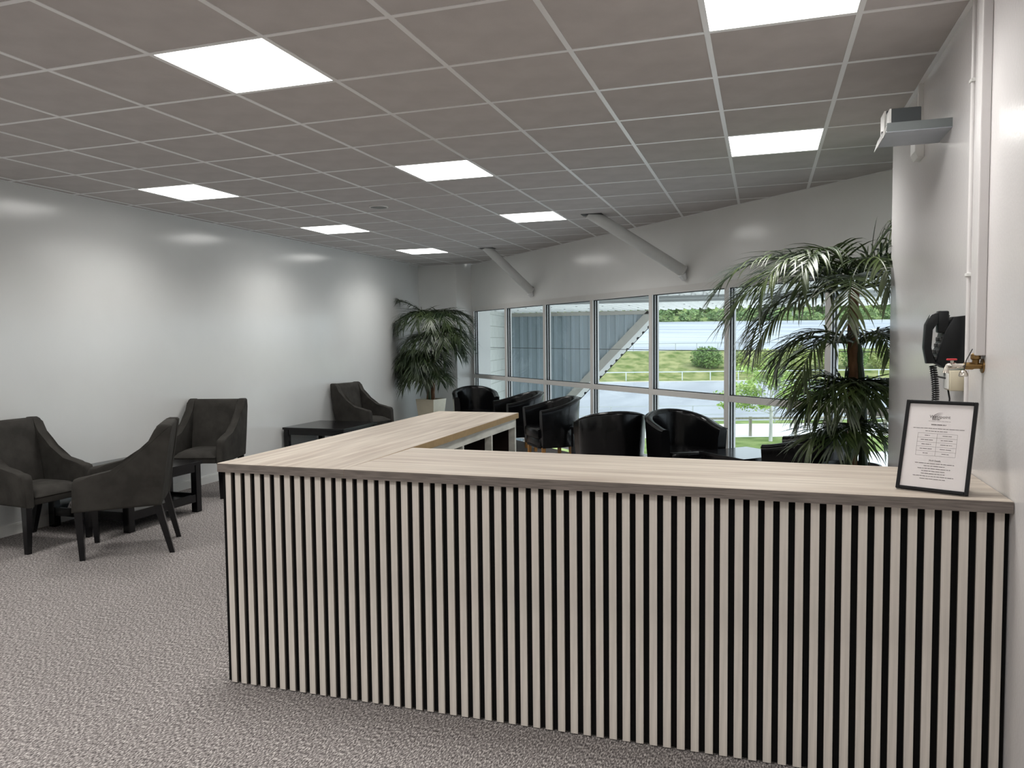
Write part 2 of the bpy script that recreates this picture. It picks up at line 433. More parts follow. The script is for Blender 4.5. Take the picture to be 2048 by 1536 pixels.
# light panels
def panel_label(i, j):
    col = {-4: 'along the left wall', -2: 'added out of view between left and middle rows', 0: 'in the middle row', 2: 'added out of view between middle and right rows', 4: 'beside the right wall'}[i]
    pos = {-7: 'furthest from the counter', -5: 'in the rear bay', -3: 'facing the counter slats', 1: 'above the counter front', 5: 'two bays past the counter corner', 9: 'near the sloping pipes', 13: 'by the far corner palm'}[j]
    special = {(-4, 5): 'square ceiling light panel above the low table with three grey armchairs',
               (-4, 9): 'square ceiling light panel above the single grey armchair by the wall',
               (-4, 13): 'square ceiling light panel closest to the far corner palm',
               (0, 1): 'square ceiling light panel over the open carpet left of the counter',
               (0, 5): 'square ceiling light panel over the far end of the counter return',
               (0, 9): 'square ceiling light panel next to the longer sloping pipe',
               (4, 1): 'square ceiling light panel directly above the counter front by the wall',
               (4, 5): 'square ceiling light panel beside the wall-mounted equipment tray'}
    return special.get((i, j), 'square ceiling light panel %s, %s' % (col, pos))
for i, j in LIGHTS:
    t = thing('ceiling_light', panel_label(i, j), 'ceiling light', (GX+G*(i+0.5), GY+G*(j+0.5), H+0.0005), 0, 'recessed square ceiling light panels')
    MB().box(-0.287, 0.287, -0.287, 0.287, 0.001, 0.012).build('diffuser', M_diff, t)
    fr = MB()
    for a in ((-0.297, 0.297, -0.297, -0.287), (-0.297, 0.297, 0.287, 0.297), (-0.297, -0.287, -0.287, 0.287), (0.287, 0.297, -0.287, 0.287)):
        fr.box(*a, 0.0, 0.03)
    fr.build('light_frame', M_white, t)
    ld = bpy.data.lights.new('panel_lamp', 'AREA'); ld.shape = 'SQUARE'; ld.size = 0.57; ld.energy = PANEL_WATT; ld.spread = PANEL_SPREAD; ld.color = (1.0, 0.985, 0.95)
    lo_ = bpy.data.objects.new('panel_lamp', ld); COL.objects.link(lo_); lo_.parent = t; lo_.location = (0, 0, -0.001)
# ceiling speaker
t = thing('ceiling_speaker', 'round grey speaker grille set flush in a ceiling tile', 'speaker', (-3.565, 6.80, H))
MB().lathe([(0.092, 0.004), (0.092, -0.004), (0.082, -0.007), (0.080, 0.0)]).build('rim', M_white, t, 40)
MB().lathe([(0.080, 0.001), (0.079, -0.005), (0.04, -0.009), (0.002, -0.010)]).build('grille', M_speak, t, 60)
# sloping pipes
def brace(label, top, bot):
    t = thing('sloping_pipe', label, 'pipe', (0, 0, 0), 0, 'sloping steel pipes from ceiling to window wall')
    a, b = Vector(top), Vector(bot); d = (b-a).normalized()
    MB().tube([a - d*0.05, b], 0.062, 20).build('tube', M_brace, t, 40)
    n = Vector((S2, S2, 0))
    MB().tube([b - d*0.012, b + d*0.004], 0.067, 20).build('end_collar', M_brace, t, 40)
    MB().tube([b + Vector((0, 0, -0.03)) - n*0.02, b + Vector((0.0, 0, -0.085)) + n*0.02], [0.045, 0.03], 12).build('end_bracket', M_bead, t, 40)
    MB().box(a.x-0.11, a.x+0.11, a.y-0.09, a.y+0.05, H-0.002, H+0.002).build('ceiling_cutout', M_dark, t)
brace('longer grey pipe sloping down above the middle window panes', (-1.72, 8.06, H), (-0.83, 8.51, EYE+0.715))
brace('shorter grey pipe sloping down beside the far corner palm', (-3.75, 10.415, H), (-3.27, 10.95, EYE+0.72))

# ------------------------------------------------------------------ windows
MULX = [WX0 + 0.8855*k for k in range(8)]
TZ0, TZ1 = EYE-0.650, EYE-0.588
T = Vector((S2, -S2, 0)); NO = Vector((S2, S2, 0))     # along the wall, outward
WM = Matrix(((S2, S2, 0, 0), (-S2, S2, 0, 0), (0, 0, 1, 0), (0, 0, 0, 1)))   # local (along, out, up) -> world axes
win = thing('window_1', None, None, WP(WX0)); win.rotation_euler = (0, 0, R(-45)); tag(win, 'long window of tall panes with grey aluminium frame', None, None, 'structure')
PITCHW = 0.8855*math.sqrt(2)
mull = MB().box(-0.031, 0.031, 0.0, 0.10, SILL, HEAD, 0.002, 1).build('mullion', M_frame, win)
beads = []
for s in (-1, 1):
    for a, b, mm, nm, pr in ((0.006, 0.016, M_bead, 'glazing_bead', 0.003), (0.016, 0.040, M_gask, 'gasket', 0.002), (0.040, 0.050, M_bead, 'glazing_bead', 0.003), (0.050, 0.076, M_gask, 'gasket', 0.002), (0.076, 0.098, M_bead, 'glazing_bead', 0.003)):
        x0, x1 = sorted((s*0.031, s*(0.031+pr)))
        MB().box(x0, x1, a, b, SILL+0.05, HEAD-0.075).build(nm, mm, mull)
for k in range(1, 8):
    c = mull.copy(); COL.objects.link(c); c.location = (PITCHW*k, 0, 0)
    for ch in mull.children:
        d = ch.copy(); COL.objects.link(d); d.parent = c
END = PITCHW*7 + 1.0
MB().box(-0.031, END, -0.002, 0.098, HEAD-0.075, HEAD).build('window_head', M_frame, win)
MB().box(-0.031, END, 0.03, 0.06, HEAD-0.083, HEAD-0.075).build('gasket', M_gask, win)
MB().box(-0.031, END, -0.03, 0.10, SILL, SILL+0.05).build('window_sill', M_frame, win)
for k in range(8):
    xa, xb = PITCHW*k+0.036, (PITCHW*(k+1)-0.036 if k < 7 else END)
    MB().box(xa-0.004, xb+0.004, 0.0, 0.098, TZ0, TZ1, 0.002, 1).build('transom', M_frame, win)
    MB().box(xa, xb, 0.03, 0.06, TZ1, TZ1+0.007).build('gasket', M_gask, win)
    MB().box(xa, xb, 0.046, 0.052, TZ1+0.007, HEAD-0.083).build('pane', M_glass, win)
    MB().box(xa, xb, 0.046, 0.052, SILL+0.05, TZ0).build('pane', M_glass, win)

# ------------------------------------------------------------------ right wall fittings
t = thing('pipe_boxing', 'pale square boxing running down the right wall to the brass valve', 'pipe boxing', (0, 0, 0))
MB().box(XR-0.033, XR, 3.15, 3.215, EYE-0.075, H, 0.004).build('boxing', M_wall_r, t)
t = thing('wall_conduit', 'thin vertical conduit beside the boxing on the right wall', 'conduit', (0, 0, 0))
MB().tube([(XRF-0.008, 3.47, 0.0), (XRF-0.008, 3.47, H)], 0.009, 10).build('conduit_pipe', M_wall_r, t, 40)
for z in (0.9, 1.75, 2.5): MB().box(XRF-0.02, XRF, 3.452, 3.488, z, z+0.014, 0.002, 1).build('pipe_clip', M_white, t)
t = thing('cable_trunking', 'white vertical cable trunking behind the equipment tray', 'trunking', (0, 0, 0))
MB().box(XRF-0.022, XRF, 4.53, 4.555, EYE+1.02, H).build('upper_channel', M_white, t)
MB().prism([(XRF-0.045, 4.47, EYE+1.03), (XRF, 4.47, EYE+1.03), (XRF, 4.47, EYE+0.915), (XRF-0.03, 4.47, EYE+0.915), (XRF-0.045, 4.47, EYE+0.945)], (0, 0.13, 0), 0.003, 1).build('lower_box', M_white, t)
# equipment tray with two boxes
t = thing('equipment_tray', 'grey metal tray fixed high on the right wall', 'tray', (0, 0, 0))
tx0, tz = 0.515, EYE+0.905
MB().box(tx0, XRF, 3.85, 4.14, tz, tz+0.004).build('tray_bottom', M_gmet2, t)
MB().box(tx0, XRF, 3.85, 3.853, tz+0.003, tz+0.042).build('front_lip', M_gmet, t)
MB().box(tx0, XRF, 4.137, 4.14, tz+0.003, tz+0.042).build('back_lip', M_gmet, t)
MB().prism([(tx0-0.002, 3.85, tz+0.03), (tx0, 3.85, tz+0.03), (tx0-0.014, 3.85, tz-0.022), (tx0-0.017, 3.85, tz-0.022)], (0, 0.29, 0)).build('end_plate', M_white, t)
for lab, a in (('dark grey receiver box on the tray, the one nearest its front lip', (0.535, 0.655, 3.868, 3.965, tz+0.006, tz+0.108)),
               ('dark grey receiver box on the tray, the one against its back lip', (0.530, 0.675, 3.99, 4.11, tz+0.006, tz+0.132))):
    b = thing('receiver_box', lab, 'electronics', (0, 0, 0), 0, 'receiver boxes on the wall tray')
    MB().box(*a, 0.003, 1).build('case', M_case, b)
    MB().box(a[0]-0.008, a[0], a[2], a[3], a[4], a[5], 0.001, 1).build('end_cover', M_white, b)
    MB().box(a[0]-0.012, a[0]-0.008, (a[2]+a[3])/2-0.012, (a[2]+a[3])/2+0.012, a[4]+0.02, a[4]+0.045).build('socket_plate', M_gask, b)
    MB().tube([(a[1], (a[2]+a[3])/2, a[4]+0.025), (a[1]+0.035, (a[2]+a[3])/2, a[4]+0.025)], 0.011, 10).build('plug', M_chrome, b, 40)
    MB().tube([(a[1]+0.035, (a[2]+a[3])/2, a[4]+0.025), (a[1]+0.06, (a[2]+a[3])/2+0.01, a[4]+0.05), (a[1]+0.075, (a[2]+a[3])/2, a[4]+0.03), (XRF-0.003, (a[2]+a[3])/2+0.02, a[4]+0.012)], 0.005, 8).build('cable', M_dark, b, 40)
# telephone
t = thing('wall_telephone', 'black corded telephone mounted on the right wall', 'telephone', (0, 0, 0))
px, py = XRF, 3.53
MB().prism([(px, py, 1.60), (px-0.045, py, 1.595), (px-0.075, py, 1.54), (px-0.105, py, 1.41), (px-0.07, py, 1.385), (px, py, 1.40)], (0, 0.13, 0), 0.006).build('body', M_phone, t, 40)
for r in range(4):
    for c in range(3):
        z = 1.505 - 0.026*r; x = px-0.075-0.105*0+(-0.03)*(1.54-z)/0.13
        MB().box(x-0.006, x+0.004, py+0.018+0.036*c, py+0.042+0.036*c, z-0.008, z+0.008, 0.002, 1).build('key', M_phone2, t)
MB().prism([(px-0.125, py+0.01, 1.605), (px-0.145, py+0.01, 1.565), (px-0.150, py+0.01, 1.47), (px-0.138, py+0.01, 1.405), (px-0.105, py+0.01, 1.405), (px-0.108, py+0.01, 1.425), (px-0.128, py+0.01, 1.47), (px-0.124, py+0.01, 1.545), (px-0.105, py+0.01, 1.575), (px-0.075, py+0.01, 1.565), (px-0.055, py+0.01, 1.60), (px-0.085, py+0.01, 1.62)], (0, 0.045, 0), 0.006).build('handset', M_phone, t, 40)
MB().box(px-0.10, px-0.06, py+0.005, py+0.06, 1.53, 1.62, 0.006).build('cradle', M_phone, t, 40)
pts = []
for k in range(220):
    a = k/220; ang = k*0.75
    pts.append((px-0.112+0.012*math.cos(ang)+0.012*math.sin(a*3), py+0.03+0.012*math.sin(ang), 1.395-0.24*a))
MB().tube(pts, 0.0032, 5).build('coiled_cord', M_phone, t, 60)
MB().tube([(px-0.07, py+0.03, 1.39), (px-0.062, py+0.02, 1.33), (px-0.05, py+0.02, 1.26), (px-0.055, py+0.02, 1.19), (px-0.06, py+0.02, 1.10)], 0.0035, 6).build('line_cable', M_phone, t, 60)
# socket box
t = thing('junction_box', 'cream surface-mounted junction box below the telephone', 'junction box', (0, 0, 0))
MB().box(XRF-0.062, XRF, 3.47+0.02, 3.60, 1.296, 1.378, 0.005).build('box_body', M_pot, t, 40)
MB().box(XRF-0.068, XRF-0.062, 3.50, 3.59, 1.302, 1.372, 0.002, 1).build('lid', M_white, t)
MB().tube([(XRF-0.068, 3.54, 1.345), (XRF-0.09, 3.535, 1.35), (XRF-0.108, 3.53, 1.355)], 0.0035, 6).build('lead', M_dark, t, 60)
# brass valve
t = thing('drain_valve', 'brass and nickel drain valve with a red handle on the right wall', 'valve', (0, 0, 0))
vy, vz = 3.182, 1.408
MB().tube([(XR, vy, vz), (XR-0.005, vy, vz), (XR-0.006, vy, vz)], [0.026, 0.026, 0.012], 16).build('wall_flange', M_brass, t, 40)
MB().tube([(XR-0.004, vy, vz), (XR-0.028, vy, vz), (XR-0.034, vy, vz), (XR-0.062, vy, vz)], [0.011, 0.011, 0.014, 0.013], 14).build('valve_body', M_brass, t, 40)
MB().tube([(XR-0.024, vy, vz), (XR-0.024, vy, vz+0.022), (XR-0.024, vy, vz+0.026), (XR-0.024, vy, vz+0.042), (XR-0.024, vy, vz+0.048)], [0.010, 0.012, 0.017, 0.016, 0.009], 14).build('brass_cap', M_brass, t, 40)
MB().tube([(XR-0.062, vy, vz), (XR-0.085, vy, vz), (XR-0.090, vy, vz), (XR-0.112, vy, vz), (XR-0.118, vy, vz)], [0.009, 0.009, 0.012, 0.011, 0.006], 14).build('nickel_tap', M_chrome, t, 40)
MB().tube([(XR-0.112, vy, vz+0.004), (XR-0.118, vy, vz-0.012), (XR-0.120, vy, vz-0.026)], [0.008, 0.009, 0.012], 12).build('spout', M_chrome, t, 40)
MB().tube([(XR-0.100, vy, vz+0.008), (XR-0.100, vy, vz+0.022)], 0.006, 10).build('spindle', M_chrome, t, 40)
MB().box(XR-0.118, XR-0.084, vy-0.008, vy+0.008, vz+0.020, vz+0.027, 0.003).build('red_lever', M_red, t, 40)
MB().tube([(XR-0.038, vy-0.014, vz+0.062), (XR-0.058, vy-0.016, vz+0.02), (XR-0.064, vy-0.016, vz-0.016)], 0.0018, 6).build('cable_tie', M_dark, t, 60)
MB().lathe([(0.004, 0.0), (0.010, -0.003), (0.015, -0.014), (0.016, -0.022), (0.013, -0.024)], (XR-0.066, vy-0.016, vz-0.014), 16).build('hanging_cap', M_chrome, t, 40)

# ------------------------------------------------------------------ reception counter
ZT = EYE-0.527
TH = 0.039
ct = thing('reception_counter', 'reception counter front clad in pale vertical slats on black felt', 'counter', (-0.75, 2.83, 0))
def cl(o): return o
SY = 2.812
slat0 = None
c0 = Vector((-0.75, 2.83, 0))
MB().box(-2.277-c0.x, XR-0.002-c0.x, SY+0.012-c0.y, SY+0.022-c0.y, 0.006, ZT-TH-0.001).build('felt_backing', M_felt, ct)
MB().box(-2.258-c0.x, XR-0.004-c0.x, SY+0.022-c0.y, SY+0.040-c0.y, 0.0, ZT-TH-0.001).build('front_board', M_wwash, ct)
MB().box(-1.66-c0.x, XR-0.004-c0.x, 3.36-c0.y, 3.378-c0.y, 0.0, ZT-TH-0.001).build('rear_board', M_wwash, ct)
for k in range(60):
    x = -2.2545 + 0.05025*k
    if slat0 is None:
        slat0 = MB().box(0, 0.0285, 0, 0.012, 0.006, ZT-TH-0.002, 0.0008, 1).build('slat', M_slat, ct)
        slat0.location = (x-c0.x, SY-c0.y, 0)
        slat0.data.materials.append(M_slat_side)                # side faces get a darker brown than the front
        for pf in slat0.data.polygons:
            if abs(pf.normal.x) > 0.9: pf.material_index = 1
    else: share(slat0, (x-c0.x, SY-c0.y, 0))
def top(name, label, poly, m, edges):
    t = thing(name, label, 'worktop', (poly[0][0], poly[0][1], ZT-TH))
    P0 = poly[0]
    MB().prism([(x-P0[0], y-P0[1], 0.0) for x, y in poly], (0, 0, TH), 0.0015, 1).build('board', m, t)
    for k, mm, nm in edges:
        a = Vector((poly[k][0]-P0[0], poly[k][1]-P0[1], 0)); b = poly[(k+1) % len(poly)]; b = Vector((b[0]-P0[0], b[1]-P0[1], 0))
        d = (b-a).normalized(); n = Vector((d.y, -d.x, 0))*0.0012
        MB().prism([a+n*0+Vector((0, 0, 0.0005)), b+Vector((0, 0, 0.0005)), b+n+Vector((0, 0, 0.0005)), a+n+Vector((0, 0, 0.0005))], (0, 0, TH-0.002)).build(nm, mm, t)
top('worktop', 'pale oak worktop along the slatted counter front, ending at the right wall', [(-1.6495, 2.793), (XR-0.002, 2.776), (XR-0.002, 3.400), (-1.6495, 3.452)], M_woodx, [(0, M_edge, 'front_edge_band'), (2, M_tan, 'rear_edge')])
top('worktop', 'pale oak worktop of the counter return reaching toward the windows', [(-2.283, 2.797), (-1.6510, 2.793), (-1.686, 5.302), (-2.315, 5.298)], M_woody, [(0, M_edge, 'front_edge_band'), (1, M_tan, 'raw_inner_edge')])
# the open shelving below the return
sh = thing('shelf_unit', 'whitewashed open shelving under the counter return', 'shelf unit', (-2.0, 4.3, 0))
s0 = Vector((-2.0, 4.3, 0))
xi = -1.702
def bx(name, x0, x1, y0, y1, z0, z1, m): return MB().box(x0-s0.x, x1-s0.x, y0-s0.y, y1-s0.y, z0, z1, 0.001, 1).build(name, m, sh)
ztop = ZT-TH-0.001
bx('top_rail', xi-0.018, xi, 3.46, 5.278, ztop-0.062, ztop, M_wwash)
for y in (3.74, 4.25, 4.76, 5.26):
    bx('upright', xi-0.048, xi if y < 5.2 else xi+0.001, y, y+0.022, 0.0, ztop if y > 5.2 else ztop-0.0625, M_wwash)
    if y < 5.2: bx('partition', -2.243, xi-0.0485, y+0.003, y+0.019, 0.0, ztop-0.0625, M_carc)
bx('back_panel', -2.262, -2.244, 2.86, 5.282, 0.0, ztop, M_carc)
bx('left_panel', -2.282, -2.263, 2.86, 5.285, 0.0, ztop, M_wwash)
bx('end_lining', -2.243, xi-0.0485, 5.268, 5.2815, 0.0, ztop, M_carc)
bx('end_panel', -2.243, xi-0.001, 5.2825, 5.292, 0.0, ztop, M_wwash)
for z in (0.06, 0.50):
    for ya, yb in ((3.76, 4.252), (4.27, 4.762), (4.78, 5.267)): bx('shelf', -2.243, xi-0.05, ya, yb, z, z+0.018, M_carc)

# framed notice
BLp = Vector((0.433, 2.906, ZT)); BRp = Vector((0.632, 2.812, ZT))
u = (BRp-BLp).normalized(); nb = Vector((-u.y, u.x, 0))
fr = thing('framed_notice', 'black framed information notice standing on the counter', 'picture frame', BLp + u*0.11 + Vector((0, 0, 0.0056)))
lean = R(20.5)
inner = bpy.data.objects.new('frame_pose', None)
bpy.data.objects.remove(inner)
fr.rotation_euler = (0, 0, math.atan2(u.y, u.x) )
FM = Matrix.Rotation(-lean, 4, 'X')            # local: x along, z up the frame, leaning back (+y)
FW, FH, FT = 0.2205, 0.317, 0.014
def fbox(name, x0, x1, y0, y1, z0, z1, m, bev=0.0, parent=None):
    return MB().box(x0, x1, y0, y1, z0, z1, bev, 2, FM).build(name, m, parent or fr)
fbox('frame_side', -FW/2, -FW/2+0.0115, 0, FT, 0, FH, M_gask, 0.002)
fbox('frame_side', FW/2-0.0115, FW/2, 0, FT, 0, FH, M_gask, 0.002)
fbox('frame_rail', -FW/2+0.0115, FW/2-0.0115, 0, FT, 0.0, 0.0115, M_gask, 0.002)
fbox('frame_rail', -FW/2+0.0115, FW/2-0.0115, 0, FT, FH-0.0115, FH, M_gask, 0.002)
sheet = fbox('paper_sheet', -FW/2+0.0115, FW/2-0.0115, 0.0065, 0.0075, 0.0115, FH-0.0115, M_paper)
fbox('backing_board', -FW/2+0.010, FW/2-0.010, 0.008, 0.0125, 0.010, FH-0.010, M_gask)
M_fgl = M_fglass
fbox('glazing', -FW/2+0.0115, FW/2-0.0115, 0.0035, 0.005, 0.0115, FH-0.0115, M_fgl)
MB().prism([FM @ Vector((0.03, 0.0126, 0.20)), FM @ Vector((0.06, 0.0126, 0.20)), Vector((0.075, 0.150, -0.005)), Vector((0.045, 0.150, -0.005))], (0, 0.003, 0)).build('easel_strut', M_gask, fr)
# print: coordinates on the sheet, from its top centre downwards
SHW, SHT = FW-0.023, FH-0.0115
def ppos(x, d): return FM @ Vector((x, 0.0060, SHT - d))
def bar(b, x0, x1, d0, d1):
    b.quad(ppos(x0, d0), ppos(x1, d0), ppos(x1, d1), ppos(x0, d1))
def text(s, x, d, size, m, shear=0.0, align='CENTER', off=0.0):
    cu = bpy.data.curves.new('lettering', 'FONT'); cu.body = s; cu.size = size; cu.align_x = align; cu.shear = shear; cu.offset = off
    o = bpy.data.objects.new('lettering', cu); COL.objects.link(o)
    dg = bpy.context.evaluated_depsgraph_get()
    me = bpy.data.meshes.new_from_object(o.evaluated_get(dg)); bpy.data.objects.remove(o); bpy.data.curves.remove(cu)
    for v in me.vertices: v.co = ppos(x + v.co.x, d - v.co.y)
    return link('lettering', me, m, sheet)
text('Westpoint', 0.000, 0.0495, 0.0148, M_ink)
text('EXETER', -0.0115, 0.0565, 0.0068, M_ink, off=0.0002)
sw = MB()
for k, (r0, r1) in enumerate(((0.030, 0.0275), (0.0262, 0.0243), (0.0228, 0.0212))):
    for s in range(10):
        a0, a1 = R(176 - 9.0*s), R(176 - 9.0*(s+1)); tp = 1 - (s/10)**2*0.9; tp1 = 1 - ((s+1)/10)**2*0.9
        cx, cd = 0.006, 0.053+0.001*k
        q = lambda r, a: ppos(cx + r*math.cos(a), cd - r*math.sin(a)*0.8)
        sw.quad(q(r0, a0), q(r0, a1), q(r0-(r0-r1)*tp1, a1), q(r0-(r0-r1)*tp, a0))
sw.build('logo_swoosh', M_inkl, sheet)
text('Wi-Fi Details', 0.0, 0.2010, 0.0068, M_ink, off=0.0001)
ln = MB()
def words(x0, x1, d, h, seed, n=None):
    rnd = random.Random(seed); x = x0
    while x < x1 - 0.002:
        w = min(rnd.uniform(0.005, 0.017), x1-x); bar(ln, x, x+w, d, d+h); x += w+0.0016
words(-0.034, 0.034, 0.0600, 0.0009, 1)
words(-0.024, 0.022, 0.0715, 0.0024, 2); bar(ln, -0.024, 0.022, 0.0752, 0.0756)
words(-0.079, 0.079, 0.0860, 0.0017, 3); words(-0.040, 0.028, 0.0955, 0.0017, 4)
tb0, tb1, tl, trr = 0.104, 0.182, -0.062, 0.060
for k in range(6): bar(ln, tl, trr, tb0+k*(tb1-tb0)/5, tb0+k*(tb1-tb0)/5+0.0006)
for x in (tl, -0.002, trr-0.0006): bar(ln, x, x+0.0006, tb0, tb1)
for k in range(5):
    d = tb0+(k+0.5)*(tb1-tb0)/5
    w = (0.008, 0.019, 0.015, 0.019, 0.008)[k]; words(-0.032-w, -0.032+w, d-0.001, 0.0019, 10+k)
    w = (0.014, 0.018, 0.018, 0.018, 0.011)[k]; words(0.029-w, 0.029+w, d-0.001, 0.0017, 20+k)
bar(ln, -0.020, 0.020, 0.2030, 0.2034)
for k, (a, b) in enumerate(((-0.060, 0.060), (-0.032, 0.032), (-0.050, 0.050), (-0.037, 0.034), (-0.038, 0.038), (-0.062, 0.062), (-0.040, 0.038))):
    words(a, b, 0.2085+0.0088*k, 0.0019, 40+k)
ln.build('printed_lines', M_inkl, sheet)

# ------------------------------------------------------------------ grey fabric armchairs
def make_armchair(label):
    t = thing('armchair', label, 'armchair', (0, 0, 0), 0, 'charcoal fabric armchairs along the left wall')
    prof = [(0.335, 0.345), (0.325, 0.545), (0.312, 0.578), (0.285, 0.588), (0.20, 0.602), (0.08, 0.628), (0.0, 0.655), (-0.07, 0.70), (-0.125, 0.755), (-0.175, 0.83),
            (-0.215, 0.905), (-0.235, 0.935), (-0.262, 0.945), (-0.318, 0.942), (-0.330, 0.93), (-0.318, 0.86), (-0.275, 0.60), (-0.245, 0.36)]
    for s in (-1, 1):
        yo = s*0.300; yi = s*0.222
        y0, y1 = min(yo, yi), max(yo, yi)
        MB().prism([(x, y0, z) for x, z in prof], (0, y1-y0, 0), 0.022, 4).build('arm', M_fab, t, 50)
    bp = [(-0.115, 0.40), (-0.150, 0.60), (-0.205, 0.86), (-0.222, 0.925), (-0.240, 0.938), (-0.305, 0.938), (-0.318, 0.92), (-0.270, 0.60), (-0.238, 0.36)]
    MB().prism([(x, -0.223, z) for x, z in bp], (0, 0.446, 0), 0.008, 2).build('backrest', M_fab, t, 50)
    MB().box(-0.238, 0.318, -0.222, 0.222, 0.352, 0.405, 0.01).build('seat_base', M_fab, t, 50)
    # cushion with a crowned top
    g = []; nx, ny = 14, 12
    vs = []; fs = []
    for a in range(nx+1):
        for b in range(ny+1):
            x = -0.14 + 0.468*a/nx; y = -0.219 + 0.438*b/ny
            ux = abs(2*a/nx-1); uy = abs(2*b/ny-1)
            z = 0.415 + 0.062*(1-ux**5)*(1-uy**5) - 0.0
            vs.append((x, y, z))
    for a in range(nx):
        for b in range(ny):
            i = a*(ny+1)+b; fs.append((i, i+ny+1, i+ny+2, i+1))
    off = len(vs); vs += [(x, y, 0.4055) for x, y, z in vs]
    for a in range(nx):
        for b in range(ny):
            i = off+a*(ny+1)+b; fs.append((i+1, i+ny+2, i+ny+1, i))
    rim = [(a*(ny+1)) for a in range(nx+1)] + [nx*(ny+1)+b for b in range(1, ny+1)] + [a*(ny+1)+ny for a in range(nx-1, -1, -1)] + [b for b in range(ny-1, 0, -1)]
    for k in range(len(rim)):
        p, q = rim[k], rim[(k+1) % len(rim)]; fs.append((p, p+off, q+off, q))
    pymesh('seat_cushion', vs, fs, M_fab, t, 60)
    for sx, sy in ((1, 1), (1, -1), (-1, 1), (-1, -1)):
        if sx > 0: a, b = Vector((0.292, sy*0.262, 0.355)), Vector((0.280, sy*0.258, 0.0))
        else: a, b = Vector((-0.215, sy*0.250, 0.365)), Vector((-0.300, sy*0.238, 0.0))
        bm = MB(); w0, w1 = 0.026, 0.017
        q0 = [a+Vector((i*w0, j*w0, 0)) for i, j in ((-1, -1), (1, -1), (1, 1), (-1, 1))]; q1 = [b+Vector((i*w1, j*w1, 0)) for i, j in ((-1, -1), (1, -1), (1, 1), (-1, 1))]
        v = [bm.bm.verts.new(p) for p in q0+q1]
        for f in ((0, 1, 2, 3), (7, 6, 5, 4), (0, 4, 5, 1), (1, 5, 6, 2), (2, 6, 7, 3), (3, 7, 4, 0)): bm.bm.faces.new([v[i] for i in f])
        bm.build('leg', M_black, t)
    return t
def face(dx, dy): return math.atan2(dy, dx)
arm0 = make_armchair('charcoal armchair with its back against the left wall, facing across the low table end')
fB = Vector((-0.79, -0.61)).normalized()
arm0.location = (-5.355, 4.435, 0); arm0.rotation_euler = (0, 0, R(-2))
fl = (Vector((-4.573, 4.141))+Vector((-4.855, 4.571)))/2; rl = (Vector((-4.116, 4.495))+Vector((-4.385, 4.893)))/2
ctr = (fl+rl)/2; ang = face(*(fl-rl))
dup(arm0, (ctr.x, ctr.y, 0), ang, 'charcoal armchair turned with its back to the reception counter', 'charcoal fabric armchairs along the left wall')
dup(arm0, (-5.35, 6.42, 0), face(0.27, -0.963), 'charcoal armchair squarely facing the room between the two low tables', 'charcoal fabric armchairs along the left wall')
dup(arm0, (-5.36, 9.62, 0), R(-6), 'charcoal armchair standing alone beside the low table nearest the corner palm', 'charcoal fabric armchairs along the left wall')

# ------------------------------------------------------------------ low tables
def make_table(label, w, h, leg, apron, shelf, group, name='low_table'):
    t = thing(name, label, 'table', (0, 0, 0), 0, group)
    MB().box(-w/2, w/2, -w/2, w/2, h-0.028, h, 0.003).build('table_top', M_black, t)
    a = w/2-0.012
    for sx in (-1, 1):
        for sy in (-1, 1):
            x0, x1 = sorted((sx*a, sx*(a-leg))); y0, y1 = sorted((sy*a, sy*(a-leg)))
            MB().box(x0, x1, y0, y1, 0, h-0.028, 0.002, 1).build('leg', M_black, t)
    i = a-leg
    for s in (-1, 1):
        q0, q1 = sorted((s*(a-0.008), s*(a-0.03)))
        MB().box(-i, i, q0, q1, h-0.028-apron, h-0.028).build('apron', M_black, t)
        MB().box(q0, q1, -i, i, h-0.028-apron, h-0.028).build('apron', M_black, t)
        if shelf:
            MB().box(-i, i, q0, q1, 0.095, 0.165).build('lower_rail', M_black, t)
            MB().box(q0, q1, -i, i, 0.095, 0.165).build('lower_rail', M_black, t)
    if shelf: MB().box(-a+0.03, a-0.03, -a+0.03, a-0.03, 0.13, 0.142).build('lower_shelf', M_black, t)
    return t
tb = make_table('black square low table between the three grey armchairs', 0.87, 0.46, 0.062, 0.065, True, 'black low tables along the left wall')
tb.location = (-5.262, 5.285, 0)
dup(tb, (-5.282, 8.66, 0), 0, 'black square low table in front of the lone grey armchair', 'black low tables along the left wall')
st = make_table('black side table by the window with daylight mirrored in its top', 0.58, 0.475, 0.05, 0.06, False, 'black side tables by the window', 'side_table')
st.location = (-0.155, 7.27, 0); st.rotation_euler = (0, 0, R(45))
dup(st, (-1.80, 8.97, 0), R(45), 'black side table between the tub chairs below the raking cladding edge', 'black side tables by the window')
dup(st, (-3.61, 10.62, 0), R(45), 'black side table in front of the tub chair near the corner palm', 'black side tables by the window')
# card under the armchair table
t = thing('warning_card', 'small triangular white card with a red band on the table shelf', 'card', (-5.49, 4.905, 0.1425))
MB().prism([(-0.045, 0, 0), (0.045, 0, 0), (0.0, 0.0, 0.075)], (0, 0.003, 0)).build('card_face', M_paper, t)
MB().prism([(-0.043, -0.001, 0.001), (0.043, -0.001, 0.001), (0.032, -0.001, 0.018), (-0.032, -0.001, 0.018)], (0, 0.001, 0)).build('red_band', M_red, t)
MB().box(-0.004, 0.004, -0.0012, 0, 0.03, 0.055).build('symbol', M_ink, t)
MB().prism([(-0.045, 0.045, 0), (0.045, 0.045, 0), (0.0, 0.004, 0.075)], (0, 0.003, 0)).build('card_back', M_paper, t)

